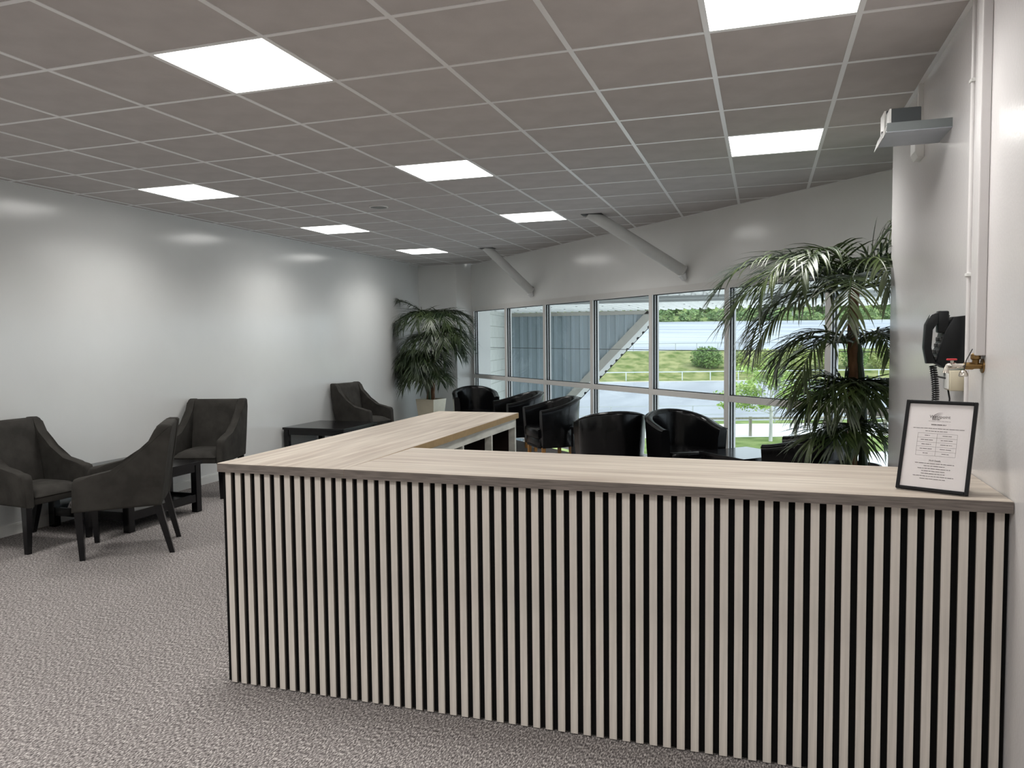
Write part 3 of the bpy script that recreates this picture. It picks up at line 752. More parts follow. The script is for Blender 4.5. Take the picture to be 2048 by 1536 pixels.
# ------------------------------------------------------------------ black tub chairs
def make_tub(label):
    t = thing('tub_chair', label, 'tub chair', (0, 0, 0), 0, 'black leather tub chairs by the window')
    nU = 48
    rad = 0.345; fx = 0.27
    path = []
    for k in range(nU+1):
        s = k/nU
        Ltot = 2*fx + math.pi*rad; d = s*Ltot
        if d < fx: p = Vector((fx-d, rad)); n = Vector((0, 1))
        elif d > fx + math.pi*rad: p = Vector((d-fx-math.pi*rad, -rad)); n = Vector((0, -1))
        else:
            a = (d-fx)/rad + math.pi/2; p = Vector((math.cos(a)*rad, math.sin(a)*rad)); n = Vector((math.cos(a), math.sin(a)))
        c = 0.5-0.5*math.cos(2*math.pi*s)
        hgt = 0.675 + 0.140*c**0.75
        path.append((p, n, hgt))
    vs = []; fs = []; NP = None
    for p, n, h in path:
        th = 0.068
        sec = []
        def P(off, z):
            tp = 0.87 + 0.13*min(1, max(0, (z-0.19)/0.6))
            q = Vector((p.x*tp, p.y*tp)) + n*off
            return (q.x, q.y, z)
        sec += [P(0.0, 0.215), P(0.012, 0.28), P(0.014, 0.45), P(0.010, 0.6), P(0.008, h-0.035)]
        for a in range(5):
            an = math.pi*a/4
            sec.append(P(-th/2 + (th/2+0.004)*math.cos(an), h-0.026+0.026*math.sin(an)))
        sec += [P(-th-0.004, h-0.05), P(-th-0.010, 0.58), P(-th-0.004, 0.42), P(-th, 0.30)]
        NP = len(sec); vs += sec
    for k in range(nU):
        for j in range(NP-1):
            a = k*NP+j; fs.append((a, a+1, a+NP+1, a+NP))
        fs.append((k*NP+NP-1, k*NP, (k+1)*NP, (k+1)*NP+NP-1))
    fs.append(tuple(range(NP))); fs.append(tuple(reversed(range(nU*NP, nU*NP+NP))))
    pymesh('shell', vs, fs, M_leath, t, 60)
    # piping along the rim
    pp = []
    for p, n, h in path:
        tp = 0.87+0.13*min(1, (h-0.19)/0.6); q = Vector((p.x*tp, p.y*tp)) + n*0.006
        pp.append((q.x, q.y, h-0.018))
    MB().tube(pp, 0.0055, 6).build('rim_piping', M_leath, t, 60)
    # seat cushion: rounded D
    prof = []
    for k in range(24):
        a = math.pi/2 + math.pi*k/23; prof.append((math.cos(a)*0.235 - 0.005, math.sin(a)*0.235))
    prof += [(0.27, -0.235), (0.285, -0.2), (0.29, 0.0), (0.285, 0.2), (0.27, 0.235)]
    MB().prism([(x, y, 0.325) for x, y in prof], (0, 0, 0.125), 0.03, 3).build('seat_cushion', M_leath, t, 50)
    MB().box(0.222, 0.252, -0.235, 0.235, 0.215, 0.325, 0.012).build('front_panel', M_leath, t, 50)
    MB().prism([(x*0.9, y*0.95, 0.208) for x, y in prof], (0, 0, 0.02)).build('base_board', M_gask, t)
    for sx, sy in ((1, 1), (1, -1), (-1, 1), (-1, -1)):
        cx, cy = (0.205, 0.245*sy) if sx > 0 else (-0.175, 0.185*sy)
        b = MB(); q0 = [(cx+i*0.021, cy+j*0.021, 0.215) for i, j in ((-1, -1), (1, -1), (1, 1), (-1, 1))]
        ex, ey = (cx+0.004*sx, cy+0.004*sy); q1 = [(ex+i*0.016, ey+j*0.016, 0.0) for i, j in ((-1, -1), (1, -1), (1, 1), (-1, 1))]
        v = [b.bm.verts.new(p) for p in q0+q1]
        for f in ((0, 1, 2, 3), (7, 6, 5, 4), (0, 4, 5, 1), (1, 5, 6, 2), (2, 6, 7, 3), (3, 7, 4, 0)): b.bm.faces.new([v[i] for i in f])
        b.build('leg', M_oak, t)
    return t
GRP = 'black leather tub chairs by the window'
tub = make_tub('black leather tub chair by the first window pane next to the corner palm')
TUBS = [((-4.20, 11.02), (0.45, -0.89), None),
        ((-3.20, 10.06), (-0.80, -0.60), 'black leather tub chair mostly hidden behind the one with oak legs showing'),
        ((-2.50, 9.22), (-0.80, -0.60), 'black leather tub chair seen side-on with its oak legs showing'),
        ((-1.47, 7.74), (-0.42, 0.91), 'black leather tub chair with its rounded back to the reception counter'),
        ((-0.755, 7.58), (0.55, -0.835), 'black leather tub chair with its open seat toward the counter, beside the bright table'),
        ((0.33, 6.58), (-0.96, 0.28), 'black leather tub chair half hidden behind the drooping palm fronds')]
for k, (c, f, lab) in enumerate(TUBS):
    if k == 0: tub.location = (c[0], c[1], 0); tub.rotation_euler = (0, 0, face(*f))
    else: dup(tub, (c[0], c[1], 0), face(*f), lab, GRP)

# ------------------------------------------------------------------ palms
CR = Vector((math.cos(YAW), math.sin(YAW), 0)); CF = Vector((-math.sin(YAW), math.cos(YAW), 0))
def frond(parent, base, az, elev, length, droop, m, rnd, nl=30, ll=0.34, twist=0.0, width=0.0135, keep=None):
    """az in degrees measured from picture-right towards away; droop = total fall of the elevation in degrees"""
    hd = CR*math.cos(R(az)) + CF*math.sin(R(az)); side = Vector((-hd.y, hd.x, 0))
    pts = []; p = Vector(base); n = 26
    for k in range(n+1):
        s = k/n; e = R(elev - droop*s**1.35); pts.append(p.copy())
        p = p + (hd*math.cos(e) + Vector((0, 0, 1))*math.sin(e))*(length/n) + side*twist*s*length/n
    b = MB()
    b.tube(pts, [0.010*(1-0.85*k/n)+0.0012 for k in range(n+1)], 5)
    vs = []
    bm = b.bm
    for k in range(nl):
        s = 0.13 + 0.87*k/(nl-1); f = s*n; i = min(int(f), n-1); q = pts[i].lerp(pts[i+1], f-i)
        d = (pts[i+1]-pts[i]).normalized(); sd = d.cross(Vector((0, 0, 1)));
        if sd.length < 0.05: sd = side.copy()
        sd.normalize(); upv = sd.cross(d).normalized()
        if k % 4 == 3: q = q + Vector((rnd.uniform(-1, 1), rnd.uniform(-1, 1), 0))*0.004
        lenf = ll*(0.55 + 0.45*math.sin(math.pi*min(1, s*0.95+0.12)))*rnd.uniform(0.72, 1.2)
        for sg in (-1, 1):
            spread = R(62 - 34*s + rnd.uniform(-7, 7))
            dd = (d*math.cos(spread) + sd*sg*math.sin(spread) + upv*rnd.uniform(0.02, 0.30)).normalized()
            w = width*rnd.uniform(0.8, 1.15)
            wv = dd.cross(upv).normalized()
            pos = q.copy(); seg = 5; prev = None; cur = dd.copy()
            sag = rnd.uniform(0.10, 0.42)
            for z in range(seg+1):
                u_ = z/seg; ww = w*(0.35+1.3*u_)*(1-u_) * 1.6 if z < seg else 0
                ww = w*max(0.0, (math.sin(math.pi*min(1, u_*0.86+0.14))))
                fold = Vector((0, 0, 1))*ww*0.35
                if z == seg: ww = 0.0008
                row = (bm.verts.new(pos - wv*ww*0.5 + fold*0.5), bm.verts.new(pos), bm.verts.new(pos + wv*ww*0.5 + fold*0.5))
                if prev:
                    bm.faces.new((prev[0], prev[1], row[1], row[0])); bm.faces.new((prev[1], prev[2], row[2], row[1]))
                prev = row
                cur = (cur + Vector((0, 0, -1))*sag*(0.25+u_)).normalized()
                pos = pos + cur*lenf/seg
    if keep:
        L0 = parent.location
        for v in bm.verts: v.co = keep(v.co + L0) - L0
    return b.build('frond', m, parent, 70, fixn=False)
def palm(name, label, loc, stems, fronds, leaf, seed, potkind, keep):
    rnd = random.Random(seed)
    t = thing(name, label, 'plant', loc)
    for pts, r, m in stems:
        P = []; Rr = []
        for a in range(len(pts)-1):
            for k in range(6):
                s = k/6; q = Vector(pts[a]).lerp(Vector(pts[a+1]), s); P.append(q); Rr.append(r*(1+0.16*((a*6+k) % 2))*(1-0.1*(a*6+k)/(6*len(pts))))
        P.append(Vector(pts[-1])); Rr.append(r*0.7)
        MB().tube(P, Rr, 10).build('stem', m, t, 30)
    for f in fronds:
        frond(t, f[0], *f[1:5], leaf, rnd, nl=int(f[5]*(0.82 if potkind == 'round' else 1.0)), ll=f[6], keep=keep, width=0.016 if potkind == 'round' else 0.017)
    if potkind == 'square':
        h, a, b = 0.565, 0.125, 0.18
        bm = MB(); q0 = [(i*a, j*a, 0) for i, j in ((-1, -1), (1, -1), (1, 1), (-1, 1))]; q1 = [(i*b, j*b, h) for i, j in ((-1, -1), (1, -1), (1, 1), (-1, 1))]
        q2 = [(i*(b-0.02), j*(b-0.02), h) for i, j in ((-1, -1), (1, -1), (1, 1), (-1, 1))]; q3 = [(i*(b-0.025), j*(b-0.025), h-0.05) for i, j in ((-1, -1), (1, -1), (1, 1), (-1, 1))]
        L_ = [[bm.bm.verts.new(p) for p in q] for q in (q0, q1, q2, q3)]
        for A, B in zip(L_, L_[1:]):
            for k in range(4): bm.bm.faces.new((A[k], A[(k+1) % 4], B[(k+1) % 4], B[k]))
        bm.bm.faces.new(list(reversed(L_[0]))); bm.bm.faces.new(L_[-1])
        p = bm.build('pot', M_pot, t); p.rotation_euler = (0, 0, R(-12))
        s = MB().box(-0.15, 0.15, -0.15, 0.15, h-0.06, h-0.035).build('soil', M_soil, t); s.rotation_euler = (0, 0, R(-12))
    else:
        MB().lathe([(0.14, 0), (0.145, 0.01), (0.19, 0.56), (0.198, 0.58), (0.20, 0.605), (0.185, 0.605), (0.18, 0.57)], n=32).build('pot', M_potb, t, 40)
        MB().lathe([(0.178, 0.55), (0.178, 0.57), (0.05, 0.58)], n=24).build('soil', M_soil, t)
    return t
def keep_right(p):
    """fronds give way to the glass and to the end of the right wall"""
    p = p.copy(); e = p.x + p.y - (WS - 0.07)
    if e > 0: p.x -= e/2; p.y -= e/2
    if p.x > XRF - 0.02 and p.y < YE + 0.02:
        if p.x - (XRF - 0.02) < (YE + 0.02) - p.y: p.x = XRF - 0.02
        else: p.y = YE + 0.02
    return p
def keep_left(p):
    p = p.copy(); p.x = max(p.x, XL + 0.03); p.y = min(p.y, YF - 0.03); return p
c1 = (0.0, 0.0, 1.84); c2 = (0.03, 0.0, 1.46); c3 = (-0.02, -0.02, 0.86); c4 = (0.02, -0.03, 1.13)
fr_r = [(c1, 184, 12, 0.95, 98, 38, 0.38), (c2, 186, 32, 0.78, 125, 36, 0.38), (c2, 206, 22, 0.70, 116, 34, 0.36), (c2, 275, 40, 0.5, 130, 30, 0.32),
        (c1, 182, 40, 1.16, 104, 46, 0.40), (c1, 190, 26, 1.08, 92, 46, 0.40), (c1, 174, 36, 1.08, 124, 44, 0.40), (c1, 203, 46, 1.08, 132, 42, 0.42),
        (c1, 222, 55, 0.98, 138, 40, 0.40), (c1, 160, 6, 0.92, 80, 38, 0.38), (c1, 196, 2, 0.95, 72, 38, 0.38), (c1, 300, 58, 0.72, 120, 36, 0.36),
        (c1, 332, 70, 1.02, 55, 40, 0.38), (c1, 352, 62, 0.98, 62, 40, 0.38), (c1, 10, 46, 0.88, 82, 38, 0.36), (c1, 340, 36, 0.86, 98, 38, 0.38),
        (c1, 322, 20, 0.8, 98, 36, 0.36), (c1, 0, 16, 0.8, 92, 36, 0.36), (c1, 90, 62, 0.6, 130, 32, 0.34), (c1, 130, 40, 0.8, 120, 36, 0.36),
        (c1, 266, 52, 0.8, 140, 36, 0.38), (c1, 244, 26, 0.86, 112, 38, 0.38),
        (c2, 345, 25, 0.72, 100, 34, 0.36), (c2, 325, 30, 0.66, 110, 34, 0.36), (c2, 10, 20, 0.66, 92, 34, 0.34), (c2, 300, 35, 0.55, 120, 32, 0.34), (c2, 165, 22, 0.78, 112, 36, 0.36), (c2, 150, 12, 0.64, 92, 32, 0.34),
        (c4, 188, 42, 0.58, 118, 38, 0.40), (c4, 200, 28, 0.53, 108, 38, 0.40), (c4, 215, 32, 0.50, 122, 36, 0.38), (c4, 236, 36, 0.48, 126, 36, 0.38), (c4, 256, 42, 0.45, 132, 34, 0.36),
        (c4, 276, 40, 0.36, 132, 32, 0.34), (c4, 305, 35, 0.35, 120, 32, 0.34), (c4, 335, 35, 0.43, 116, 34, 0.34), (c4, 352, 26, 0.43, 100, 34, 0.34), (c4, 178, 12, 0.46, 88, 34, 0.36), (c4, 15, 30, 0.40, 110, 32, 0.32),
        (c3, 195, 22, 0.40, 100, 32, 0.34), (c3, 230, 30, 0.39, 120, 32, 0.34), (c3, 264, 34, 0.33, 124, 30, 0.32), (c3, 310, 30, 0.30, 112, 30, 0.30), (c3, 345, 22, 0.36, 96, 30, 0.30)]
palm('potted_palm', 'tall palm with long arching fronds beside the end of the right wall', (0.60, 5.95, 0),
     [([(0.0, 0, 0.55), (0.01, 0.0, 1.0), (0.0, 0, 1.5), (0, 0, 1.88)], 0.036, M_bark), ([(0.08, 0.02, 0.55), (0.07, 0.0, 1.0), (0.03, 0, 1.48)], 0.028, M_stem), ([(-0.04, -0.06, 0.55), (0.0, -0.04, 0.8), (0.02, -0.03, 1.16)], 0.028, M_stem)],
     fr_r, M_leaf, 5, 'round', keep_right)
d1 = (0.02, 0, 1.86); d2 = (0.14, 0, 1.72); d3 = (-0.05, 0, 1.30); d4 = (0.0, -0.03, 1.0)
d5 = (0.05, 0, 1.56)
fr_l = [(d5, 200, 20, 0.66, 108, 30, 0.42), (d5, 232, 24, 0.64, 116, 30, 0.42), (d5, 258, 28, 0.62, 122, 30, 0.42), (d5, 290, 24, 0.66, 116, 30, 0.42), (d5, 318, 18, 0.72, 106, 30, 0.42), (d5, 342, 10, 0.72, 96, 30, 0.42), (d5, 182, 6, 0.6, 92, 30, 0.40),
        (d3, 290, 15, 0.58, 112, 30, 0.40), (d3, 250, 5, 0.66, 92, 30, 0.42), (d3, 205, -20, 0.7, 62, 30, 0.42), (d3, 230, -15, 0.68, 70, 30, 0.40), (d4, 212, 10, 0.62, 92, 30, 0.38), (d4, 262, 18, 0.5, 108, 28, 0.36),
        (d1, 172, 46, 0.92, 62, 30, 0.36), (d1, 184, 30, 0.72, 105, 32, 0.40), (d1, 205, 30, 0.72, 118, 32, 0.40), (d1, 225, 38, 0.72, 125, 32, 0.40), (d1, 250, 42, 0.70, 130, 32, 0.40), (d1, 275, 40, 0.72, 126, 32, 0.40),
        (d1, 300, 40, 0.74, 122, 32, 0.40), (d1, 325, 34, 0.78, 116, 32, 0.40), (d1, 6, 32, 0.74, 86, 30, 0.36), (d1, 345, 22, 0.82, 100, 32, 0.40), (d1, 355, 38, 0.78, 105, 32, 0.38),
        (d2, 340, 8, 0.76, 86, 32, 0.40), (d2, 315, 14, 0.72, 98, 32, 0.40), (d2, 285, 18, 0.70, 108, 32, 0.38), (d2, 355, -4, 0.68, 76, 32, 0.38), (d2, 260, 25, 0.66, 116, 30, 0.36), (d2, 330, -15, 0.7, 66, 30, 0.36),
        (d3, 182, 26, 0.60, 110, 30, 0.40), (d3, 200, 18, 0.66, 102, 30, 0.40), (d3, 220, 22, 0.64, 110, 30, 0.38), (d3, 240, 20, 0.62, 112, 30, 0.38), (d3, 265, 12, 0.60, 102, 30, 0.36), (d3, 192, -10, 0.68, 72, 30, 0.38), (d3, 215, -5, 0.62, 80, 30, 0.36), (d3, 170, 5, 0.56, 90, 28, 0.36), (d3, 320, 22, 0.54, 112, 28, 0.34),
        (d4, 200, 24, 0.58, 108, 30, 0.36), (d4, 225, 32, 0.54, 122, 30, 0.34), (d4, 250, 36, 0.52, 126, 30, 0.34), (d4, 275, 36, 0.50, 126, 30, 0.34), (d4, 300, 30, 0.52, 118, 30, 0.34), (d4, 325, 22, 0.48, 104, 28, 0.32), (d4, 350, 14, 0.42, 95, 26, 0.30)]
palm('potted_palm', 'bushy palm in a cream square pot in the far corner', (-5.22, 11.66, 0),
     [([(0.03, 0, 0.50), (0.04, 0, 1.0), (0.06, 0, 1.5), (0.03, 0, 1.90)], 0.032, M_bark), ([(-0.05, 0.0, 0.50), (-0.05, 0, 0.9), (-0.05, 0, 1.33)], 0.026, M_bark), ([(0.0, -0.06, 0.50), (0.0, -0.04, 1.03)], 0.022, M_stem)],
     fr_l, M_leaf2, 11, 'square', keep_left)

# ------------------------------------------------------------------ outside: canopy, cladding, block wall
YC = 16.0                    # facade line
ZC = EYE+0.575               # canopy underside at the facade line
cp = thing('canopy', 'white profiled metal canopy outside the windows', 'canopy', (0, YC, 0))
def profile(n, pitch, depth):
    """one sheet: list of (across, height)"""
    out = []
    for k in range(n):
        x = k*pitch; out += [(x, 0), (x+pitch*0.42, 0), (x+pitch*0.54, depth), (x+pitch*0.88, depth)]
    out.append((n*pitch, 0)); return out
pr = profile(6, 0.156, 0.062)
SHW2 = 6*0.156
def ystart(x):
    """canopy sheets are cut off along the outside of the window wall"""
    return max(-9.6, WS + 0.26 - x - YC) if x > -4.95 else 12.75 - YC
n = len(pr)
for k in range(12):
    xo = -6.0 + SHW2*k; vs, fs = [], []
    for e in (0, 1):
        for dz in (0, 0.004): vs += [(xo+x, 0.05 if e else ystart(xo+x), ZC+z+dz) for x, z in pr]
    for q in range(n-1):
        fs += [(q, q+1, 2*n+q+1, 2*n+q), (n+q+1, n+q, 3*n+q, 3*n+q+1), (q+1, q, n+q, n+q+1), (2*n+q, 2*n+q+1, 3*n+q+1, 3*n+q)]
    pymesh('roof_sheet', vs, fs, M_soff, cp)
sc = MB()
for k in range(24):
    for y in (-0.35, -1.6, -2.6, -3.9, -5.2):
        x = -6.0+0.156*3*k+0.03
        if y < ystart(x): continue
        sc.box(x-0.014, x+0.014, y-0.02, y+0.02, ZC-0.006, ZC-0.0005)
o = sc.build('screws', M_dark, cp); tag(o, kind='stuff')
for ya, yb, za in ((-4.75, -4.62, 0.055), (-5.30, -5.22, 0.04)):
    xs = WS + 0.3 - YC - ya
    MB().box(xs, 5.2, ya, yb, ZC-za, ZC-0.001).build('purlin', M_steel, cp)
# cladding hanging at the facade line, cut on a rake
cw = thing('cladding_wall', 'blue-grey ribbed cladding with a raking lower edge outside the windows', 'cladding', (0, YC, 0))
# raking line through two sighted points on the facade plane
def at_y(px_, py_, Y):
    d = fw + rt*((px_-1024)/1542.19) + up*((768-py_)/1542.19); s = Y/d.y; return Vector((d.x*s, Y, EYE+d.z*s))
ra, rb = at_y(1296, 622, YC), at_y(1136, 790, YC)
sl = (ra.z-rb.z)/(ra.x-rb.x)
def zr(x): return ra.z + (x-ra.x)*sl
ZCT = ZC-0.075
zlow = -3.0
xend = ra.x
rib = [(0.0, 0.0), (0.10, 0.0), (0.125, 0.03), (0.165, 0.03), (0.19, 0.0)]
x = -5.34; k = 0
while x < xend - 0.01:
    pts = []
    for c in range(5):
        for a, d in rib: pts.append((x + c*0.19 + a, d))
    pts = [q for q in pts if q[0] < xend] or pts[:2]
    if len(pts) < 3: break
    vv, ff = [], []
    for xx, d in pts:
        zb = max(zlow, min(ZCT-0.001, zr(xx)))
        vv += [(xx, -d, ZCT), (xx, -d, zb), (xx, -d+0.003, ZCT), (xx, -d+0.003, zb)]
    for q in range(len(pts)-1):
        a = q*4; b = a+4
        ff += [(a, a+1, b+1, b), (a+2, b+2, b+3, a+3), (a, b, b+2, a+2), (a+1, a+3, b+3, b+1)]
    pymesh('cladding_sheet', vv, ff, M_clad, cw)
    x += 0.95; k += 1
MB().box(-5.34, xend+0.12, -0.05, 0.02, ZCT-0.005, ZC-0.002).build('head_flashing', M_trim, cw)
dr = Vector((1, 0, sl)).normalized(); nr = Vector((sl, 0, -1)).normalized()
lo = Vector((ra.x - (ra.z-zlow)/sl, 0, zlow)); hi = Vector((ra.x, 0, ra.z))
def strip(name, m, o0, o1, ya, yb):
    p = [lo+nr*o0, hi+nr*o0, hi+nr*o1, lo+nr*o1]
    return MB().prism([(q.x, ya, q.z) for q in p], (0, yb-ya, 0)).build(name, m, cw)
strip('raking_flashing', M_trim, -0.01, 0.145, -0.05, 0.01)
scal = MB(); Lr = (hi-lo).length; ns_ = int(Lr/0.16)
for q in range(ns_):
    a = lo + dr*(q*0.16); b = a + dr*0.075; c = a + dr*0.105; e = a + dr*0.16
    poly = [a+nr*0.145, e+nr*0.145, e+nr*0.215, c+dr*0.02+nr*0.215, c+nr*0.245, a+dr*0.02+nr*0.245, a+nr*0.215]
    scal.prism([(w.x, -0.03, w.z) for w in poly], (0, 0.03, 0))
scal.build('scalloped_sheet_edge', M_soff, cw)
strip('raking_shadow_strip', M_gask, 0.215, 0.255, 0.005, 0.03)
# block wall joining window corner and cladding
bwA, bwB = Vector((-4.80, 12.75, 0)), Vector((-5.33, 15.93, 0))
bw = thing('block_wall', 'white painted block wall outside at the first window pane', 'wall', bwA)
bd = (bwB-bwA); BL_ = bd.length; bd.normalize(); bw.rotation_euler = (0, 0, math.atan2(bd.y, bd.x))
MB().box(0, BL_, 0.008, 0.14, -3.0, 2.6).build('mortar_bed', M_mort, bw)
blk = None
for r in range(-6, 12):
    o_ = 0.0 if r % 2 else -0.225
    for c in range(0, 9):
        xa = c*0.45+o_; xb = xa+0.44
        if xa < -0.001 or xb > BL_+0.001:
            xa2, xb2 = max(0, xa), min(BL_, xb)
            if xb2-xa2 < 0.04: continue
            MB().box(xa2, xb2, 0.0, 0.10, 0.225*r, 0.225*r+0.215, 0.003, 1).build('block', M_block, bw)
        elif blk is None:
            blk = MB().box(0, 0.44, 0.0, 0.10, 0, 0.215, 0.003, 1).build('block', M_block, bw); blk.location = (xa, 0, 0.225*r)
        else: share(blk, (xa, 0, 0.225*r))
t = thing('wall_cable', 'dark cable clipped down the white block wall', 'cable', (0, 0, 0))
nW = Vector((bd.y, -bd.x, 0))
q = bwA + bd*0.55 - nW*(-0.012)
if (Vector((0, 0, 0))-q).dot(nW) < 0: nW = -nW
q = bwA + bd*0.62 + nW*0.012
MB().tube([(q.x, q.y, 2.3), (q.x+0.01, q.y, 1.9), (q.x, q.y, 1.5), (q.x+0.008, q.y, 1.1), (q.x, q.y, 0.4)], 0.007, 6).build('cable', M_dark, t, 60)
# safety wire with its turnbuckle
t = thing('safety_wire', 'thin steel safety wire stretched level outside the windows', 'wire', (0, 0, 0))
a = bwA + bd*0.35 + nW*0.02; a.z = EYE-0.13; b = Vector((2.6, 5.85, EYE-0.14))
MB().tube([a, a.lerp(b, 0.5)-Vector((0, 0, 0.01)), b], 0.004, 6).build('wire', M_dark, t, 60)
d = (b-a).normalized()
MB().tube([a, a+d*0.04, a+d*0.05, a+d*0.22, a+d*0.23, a+d*0.27], [0.016, 0.016, 0.011, 0.011, 0.016, 0.008], 8).build('turnbuckle', M_dark, t, 60)

# ------------------------------------------------------------------ outside: ground, bank, road, fences, planting
GZ = EYE-4.75
def strip_ground(name, prof, m, half=140, label=None):
    vs, fs = [], []
    for d, z in prof:
        for l in (-half, half):
            q = CF*d + CR*l; vs.append((q.x, q.y, EYE+z))
    for k in range(len(prof)-1): fs.append((2*k, 2*k+1, 2*k+3, 2*k+2))
    o = pymesh(name, vs, fs, m); return tag(o, label, None, None, 'structure')
strip_ground('ground_forecourt', [(-60, -4.76), (31.5, -4.75)], M_path, 160, 'unseen forecourt below the windows, paved pale to bounce light up')  # ground out of view, made pale so its bounce brightens the canopy underside
strip_ground('ground_verge', [(31.5, -4.75), (36.6, -4.75)], M_grass2, 160, 'green verge beyond the forecourt')
strip_ground('ground_path', [(36.6, -4.74), (42.0, -4.74)], M_path, 160, 'pale concrete path')
strip_ground('ground_strip', [(42.0, -4.73), (43.6, -4.72)], M_grass2, 160, 'thin green strip beside the railing')
strip_ground('ground_road', [(43.6, -4.75), (84.5, -4.75)], M_tar, 170, 'wide pale tarmac road')
strip_ground('ground_bank', [(84.5, -4.72), (87.5, -4.4), (97.5, -1.75), (99, -1.6)], M_grass, 170, 'sloping grass bank beyond the road')
strip_ground('ground_upper_lot', [(99, -1.6), (190, 4.0)], M_tar2, 200, 'pale upper car park')
strip_ground('ground_hillside', [(190, 4.0), (215, 7.5), (260, 20)], M_grass2, 220, 'green hillside behind the car park')
def gp(px_, d, z):
    """ground point seen in the picture column px_ at distance d along the view"""
    l = (px_-1024)/1542.19*d; q = CF*d + CR*l; return Vector((q.x, q.y, EYE+z))
def leaves(b, centre, radii, n, size, rnd, shell=0.55):
    bm = b.bm
    for k in range(n):
        v = Vector((rnd.gauss(0, 1), rnd.gauss(0, 1), rnd.gauss(0, 1))).normalized()*(shell+(1-shell)*rnd.random())
        c = Vector(centre) + Vector((v.x*radii[0], v.y*radii[1], v.z*radii[2]))
        a = Vector((rnd.gauss(0, 1), rnd.gauss(0, 1), rnd.gauss(0, 0.6))).normalized(); e = a.cross(Vector((rnd.gauss(0, 1), rnd.gauss(0, 1), rnd.gauss(0, 1)))).normalized()
        s = size*rnd.uniform(0.7, 1.3)
        q = [bm.verts.new(c+a*s), bm.verts.new(c+e*s*0.45), bm.verts.new(c-a*s), bm.verts.new(c-e*s*0.45)]
        bm.faces.new(q)
def shrub(name, label, cat, base, clumps, m, n, size, seed, group=None, trunk=None):
    rnd = random.Random(seed); t = thing(name, label, cat, base, 0, group)
    b = MB()
    for c, r in clumps: leaves(b, c, r, n, size, rnd)
    b.build('foliage', m, t, fixn=False)
    if trunk:
        pts, rr, mt = trunk
        MB().tube(pts, rr, 8).build('trunk', mt, t, 40)
    return t
rnd = random.Random(3)
shrub('bush', 'rounded green bush on the grass bank', 'bush', gp(1413, 91, -3.5), [((0, 0, 1.2), (1.9, 1.5, 1.35)), ((0.2, 0, 0.7), (1.7, 1.4, 0.9))], M_bush, 1600, 0.16, 21, None, ([(0, 0, -0.2), (0, 0, 1.2)], [0.1, 0.05], M_timber))
for k, (px_, w, h, z, mm) in enumerate(((1482, 1.25, 1.6, -3.4, M_yel), (1532, 1.6, 2.2, -3.6, M_yel), (1592, 1.85, 2.8, -3.6, M_yel), (1654, 1.7, 2.4, -3.4, M_yel), (1710, 1.5, 2.8, -3.6, M_bush), (1764, 1.6, 2.6, -3.5, M_yel))):
    lab = ('small yellow-green shrub on the bank just right of the round bush', 'broad yellow-green shrub on the bank behind the young tree crown', 'largest yellow-green shrub on the bank beside the young tree',
           'yellow-green shrub on the bank behind the palm fronds', 'darker green shrub on the bank behind the palm trunk', 'yellow-green shrub on the bank at the end of the right wall')[k]
    shrub('bank_shrub', lab, 'shrub', gp(px_, 90, z-0.2), [((0, 0, h*0.5), (w, w*0.7, h*0.62))], mm, 1100, 0.17, 30+k, 'shrubs on the bank', ([(0, 0, -0.2), (0, 0, h*0.4)], [0.1, 0.05], M_timber))
# young tree by the fence
yt = thing('young_tree', 'young tree with a pale trunk and bright green leaves by the timber fence', 'tree', gp(1543, 35.0, -4.75))
MB().tube([(0, 0, 0), (0.02, 0, 1.2), (0, 0.02, 2.0), (0.03, 0, 3.3)], [0.085, 0.075, 0.055, 0.02], 10).build('trunk', M_birch, yt, 40)
rnd = random.Random(9); fo = MB(); brb = MB()
for k in range(34):
    az = rnd.uniform(0, 6.28); z0 = rnd.uniform(1.25, 2.6); L = rnd.uniform(1.5, 3.1)*(1.1-0.2*(z0-1.2)); el = R(rnd.uniform(0, 40))
    p0 = Vector((0, 0, z0)); dd = Vector((math.cos(az)*math.cos(el), math.sin(az)*math.cos(el), math.sin(el)))
    p1 = p0 + dd*L*0.6; p2 = p0 + dd*L - Vector((0, 0, 0.12*L))
    brb.tube([p0, p1, p2], [0.02, 0.012, 0.005], 5)
    for s in (0.45, 0.65, 0.85, 1.0):
        c = p0.lerp(p1, s/0.6) if s < 0.6 else p1.lerp(p2, (s-0.6)/0.4)
        leaves(fo, c, (0.34, 0.34, 0.22), 34, 0.085, rnd, 0.1)
brb.build('branches', M_birch, yt, 40)
fo.build('foliage', M_young, yt, fixn=False)
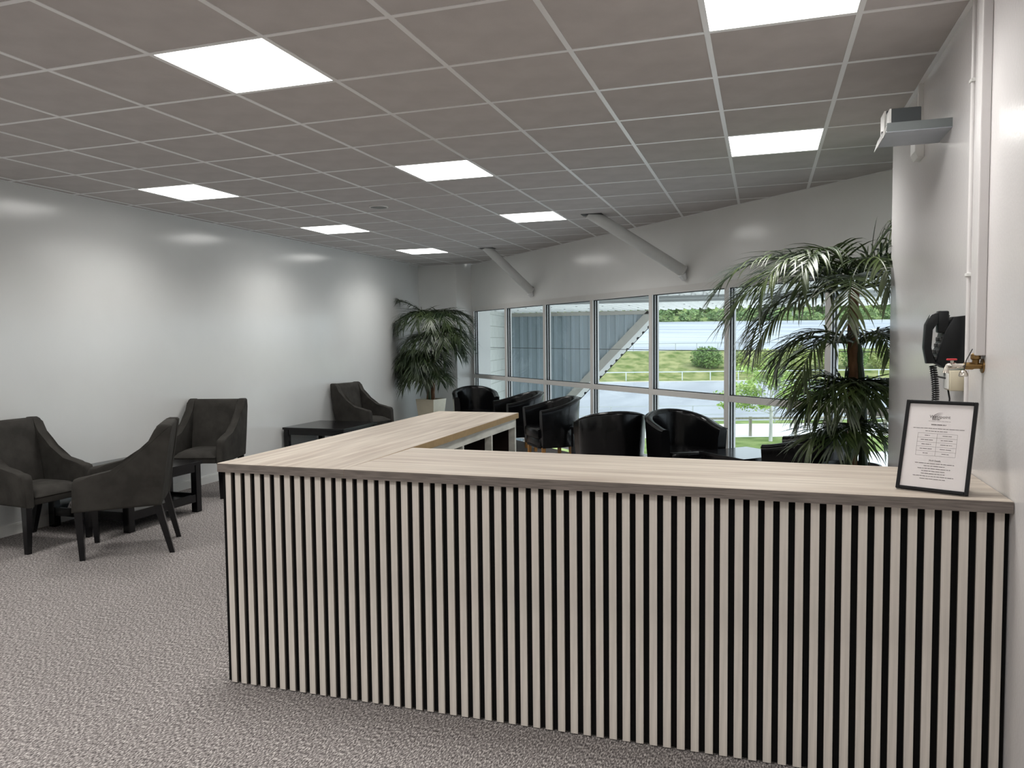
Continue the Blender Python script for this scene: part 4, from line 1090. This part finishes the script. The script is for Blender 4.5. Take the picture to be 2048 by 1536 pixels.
# fences
def fence(name, label, d, z, h, post_w, spacing, rails, rail_h, m, pxa, pxb):
    base = gp((pxa+pxb)/2, d, z); t = thing(name, label, 'fence', base); t.rotation_euler = (0, 0, YAW)
    la = (pxa-(pxa+pxb)/2)/1542.19*d; lb = -la
    n = int((lb-la)/spacing); p0 = None
    for k in range(n+1):
        x = la + k*spacing
        if p0 is None:
            p0 = MB().box(-post_w/2, post_w/2, -post_w/2, post_w/2, 0, h).build('post', m, t); p0.location = (x, 0, 0)
        else: share(p0, (x, 0, 0))
    for zz in rails: MB().box(la, lb, -post_w*0.75, -post_w*0.5, zz-rail_h, zz).build('rail', m, t)
fence('timber_fence', 'weathered timber post and rail fence on the verge', 36.8, -4.75, 0.95, 0.12, 2.16, (0.93, ), 0.10, M_timber, 1140, 1900)
fence('metal_railing', 'slim grey metal railing between path and road', 42.6, -4.74, 1.0, 0.055, 2.27, (1.0, 0.52), 0.045, M_steel, 1140, 1900)
fence('white_fence', 'white rail fence along the foot of the grass bank', 85.0, -4.72, 1.05, 0.09, 3.1, (1.05, ), 0.10, M_railm, 1140, 1950)
fence('lot_railing', 'pale railing along the top of the grass bank', 98.4, -1.65, 1.0, 0.08, 2.7, (1.0, ), 0.08, M_steel, 1140, 1950)
# hedge and trees on the far side of the upper car park
for k in range(13):
    px_ = 1150 + k*58; rr = random.Random(100+k); h = rr.uniform(2.2, 3.2)
    shrub('hedge_shrub', 'low hedge shrub at the far edge of the upper car park', 'shrub', gp(px_, 191, 4.0), [((0, 0, h*0.4), (3.5, 2.0, h*0.62))], M_hedge, 420, 0.42, 200+k, 'hedge behind the upper car park', ([(0, 0, -0.2), (0, 0, 1.2)], [0.15, 0.08], M_timber))
for k in range(12):
    px_ = 1165 + k*60; rr = random.Random(300+k); h = rr.uniform(9, 13)
    shrub('hill_tree', 'broad leafy tree on the hillside behind the car park hedge', 'tree', gp(px_, 200+rr.uniform(-2, 6), 4.8), [((0, 0, h*0.62), (3.7, 3.4, h*0.40)), ((rr.uniform(-0.4, 0.4), 0, h*0.38), (3.3, 3.0, h*0.22))], M_hedge if k % 3 else M_bush, 620, 0.62, 400+k, 'trees on the hillside', ([(0, 0, -0.3), (0, 0, h*0.6)], [0.28, 0.12], M_birch if k % 2 else M_timber))
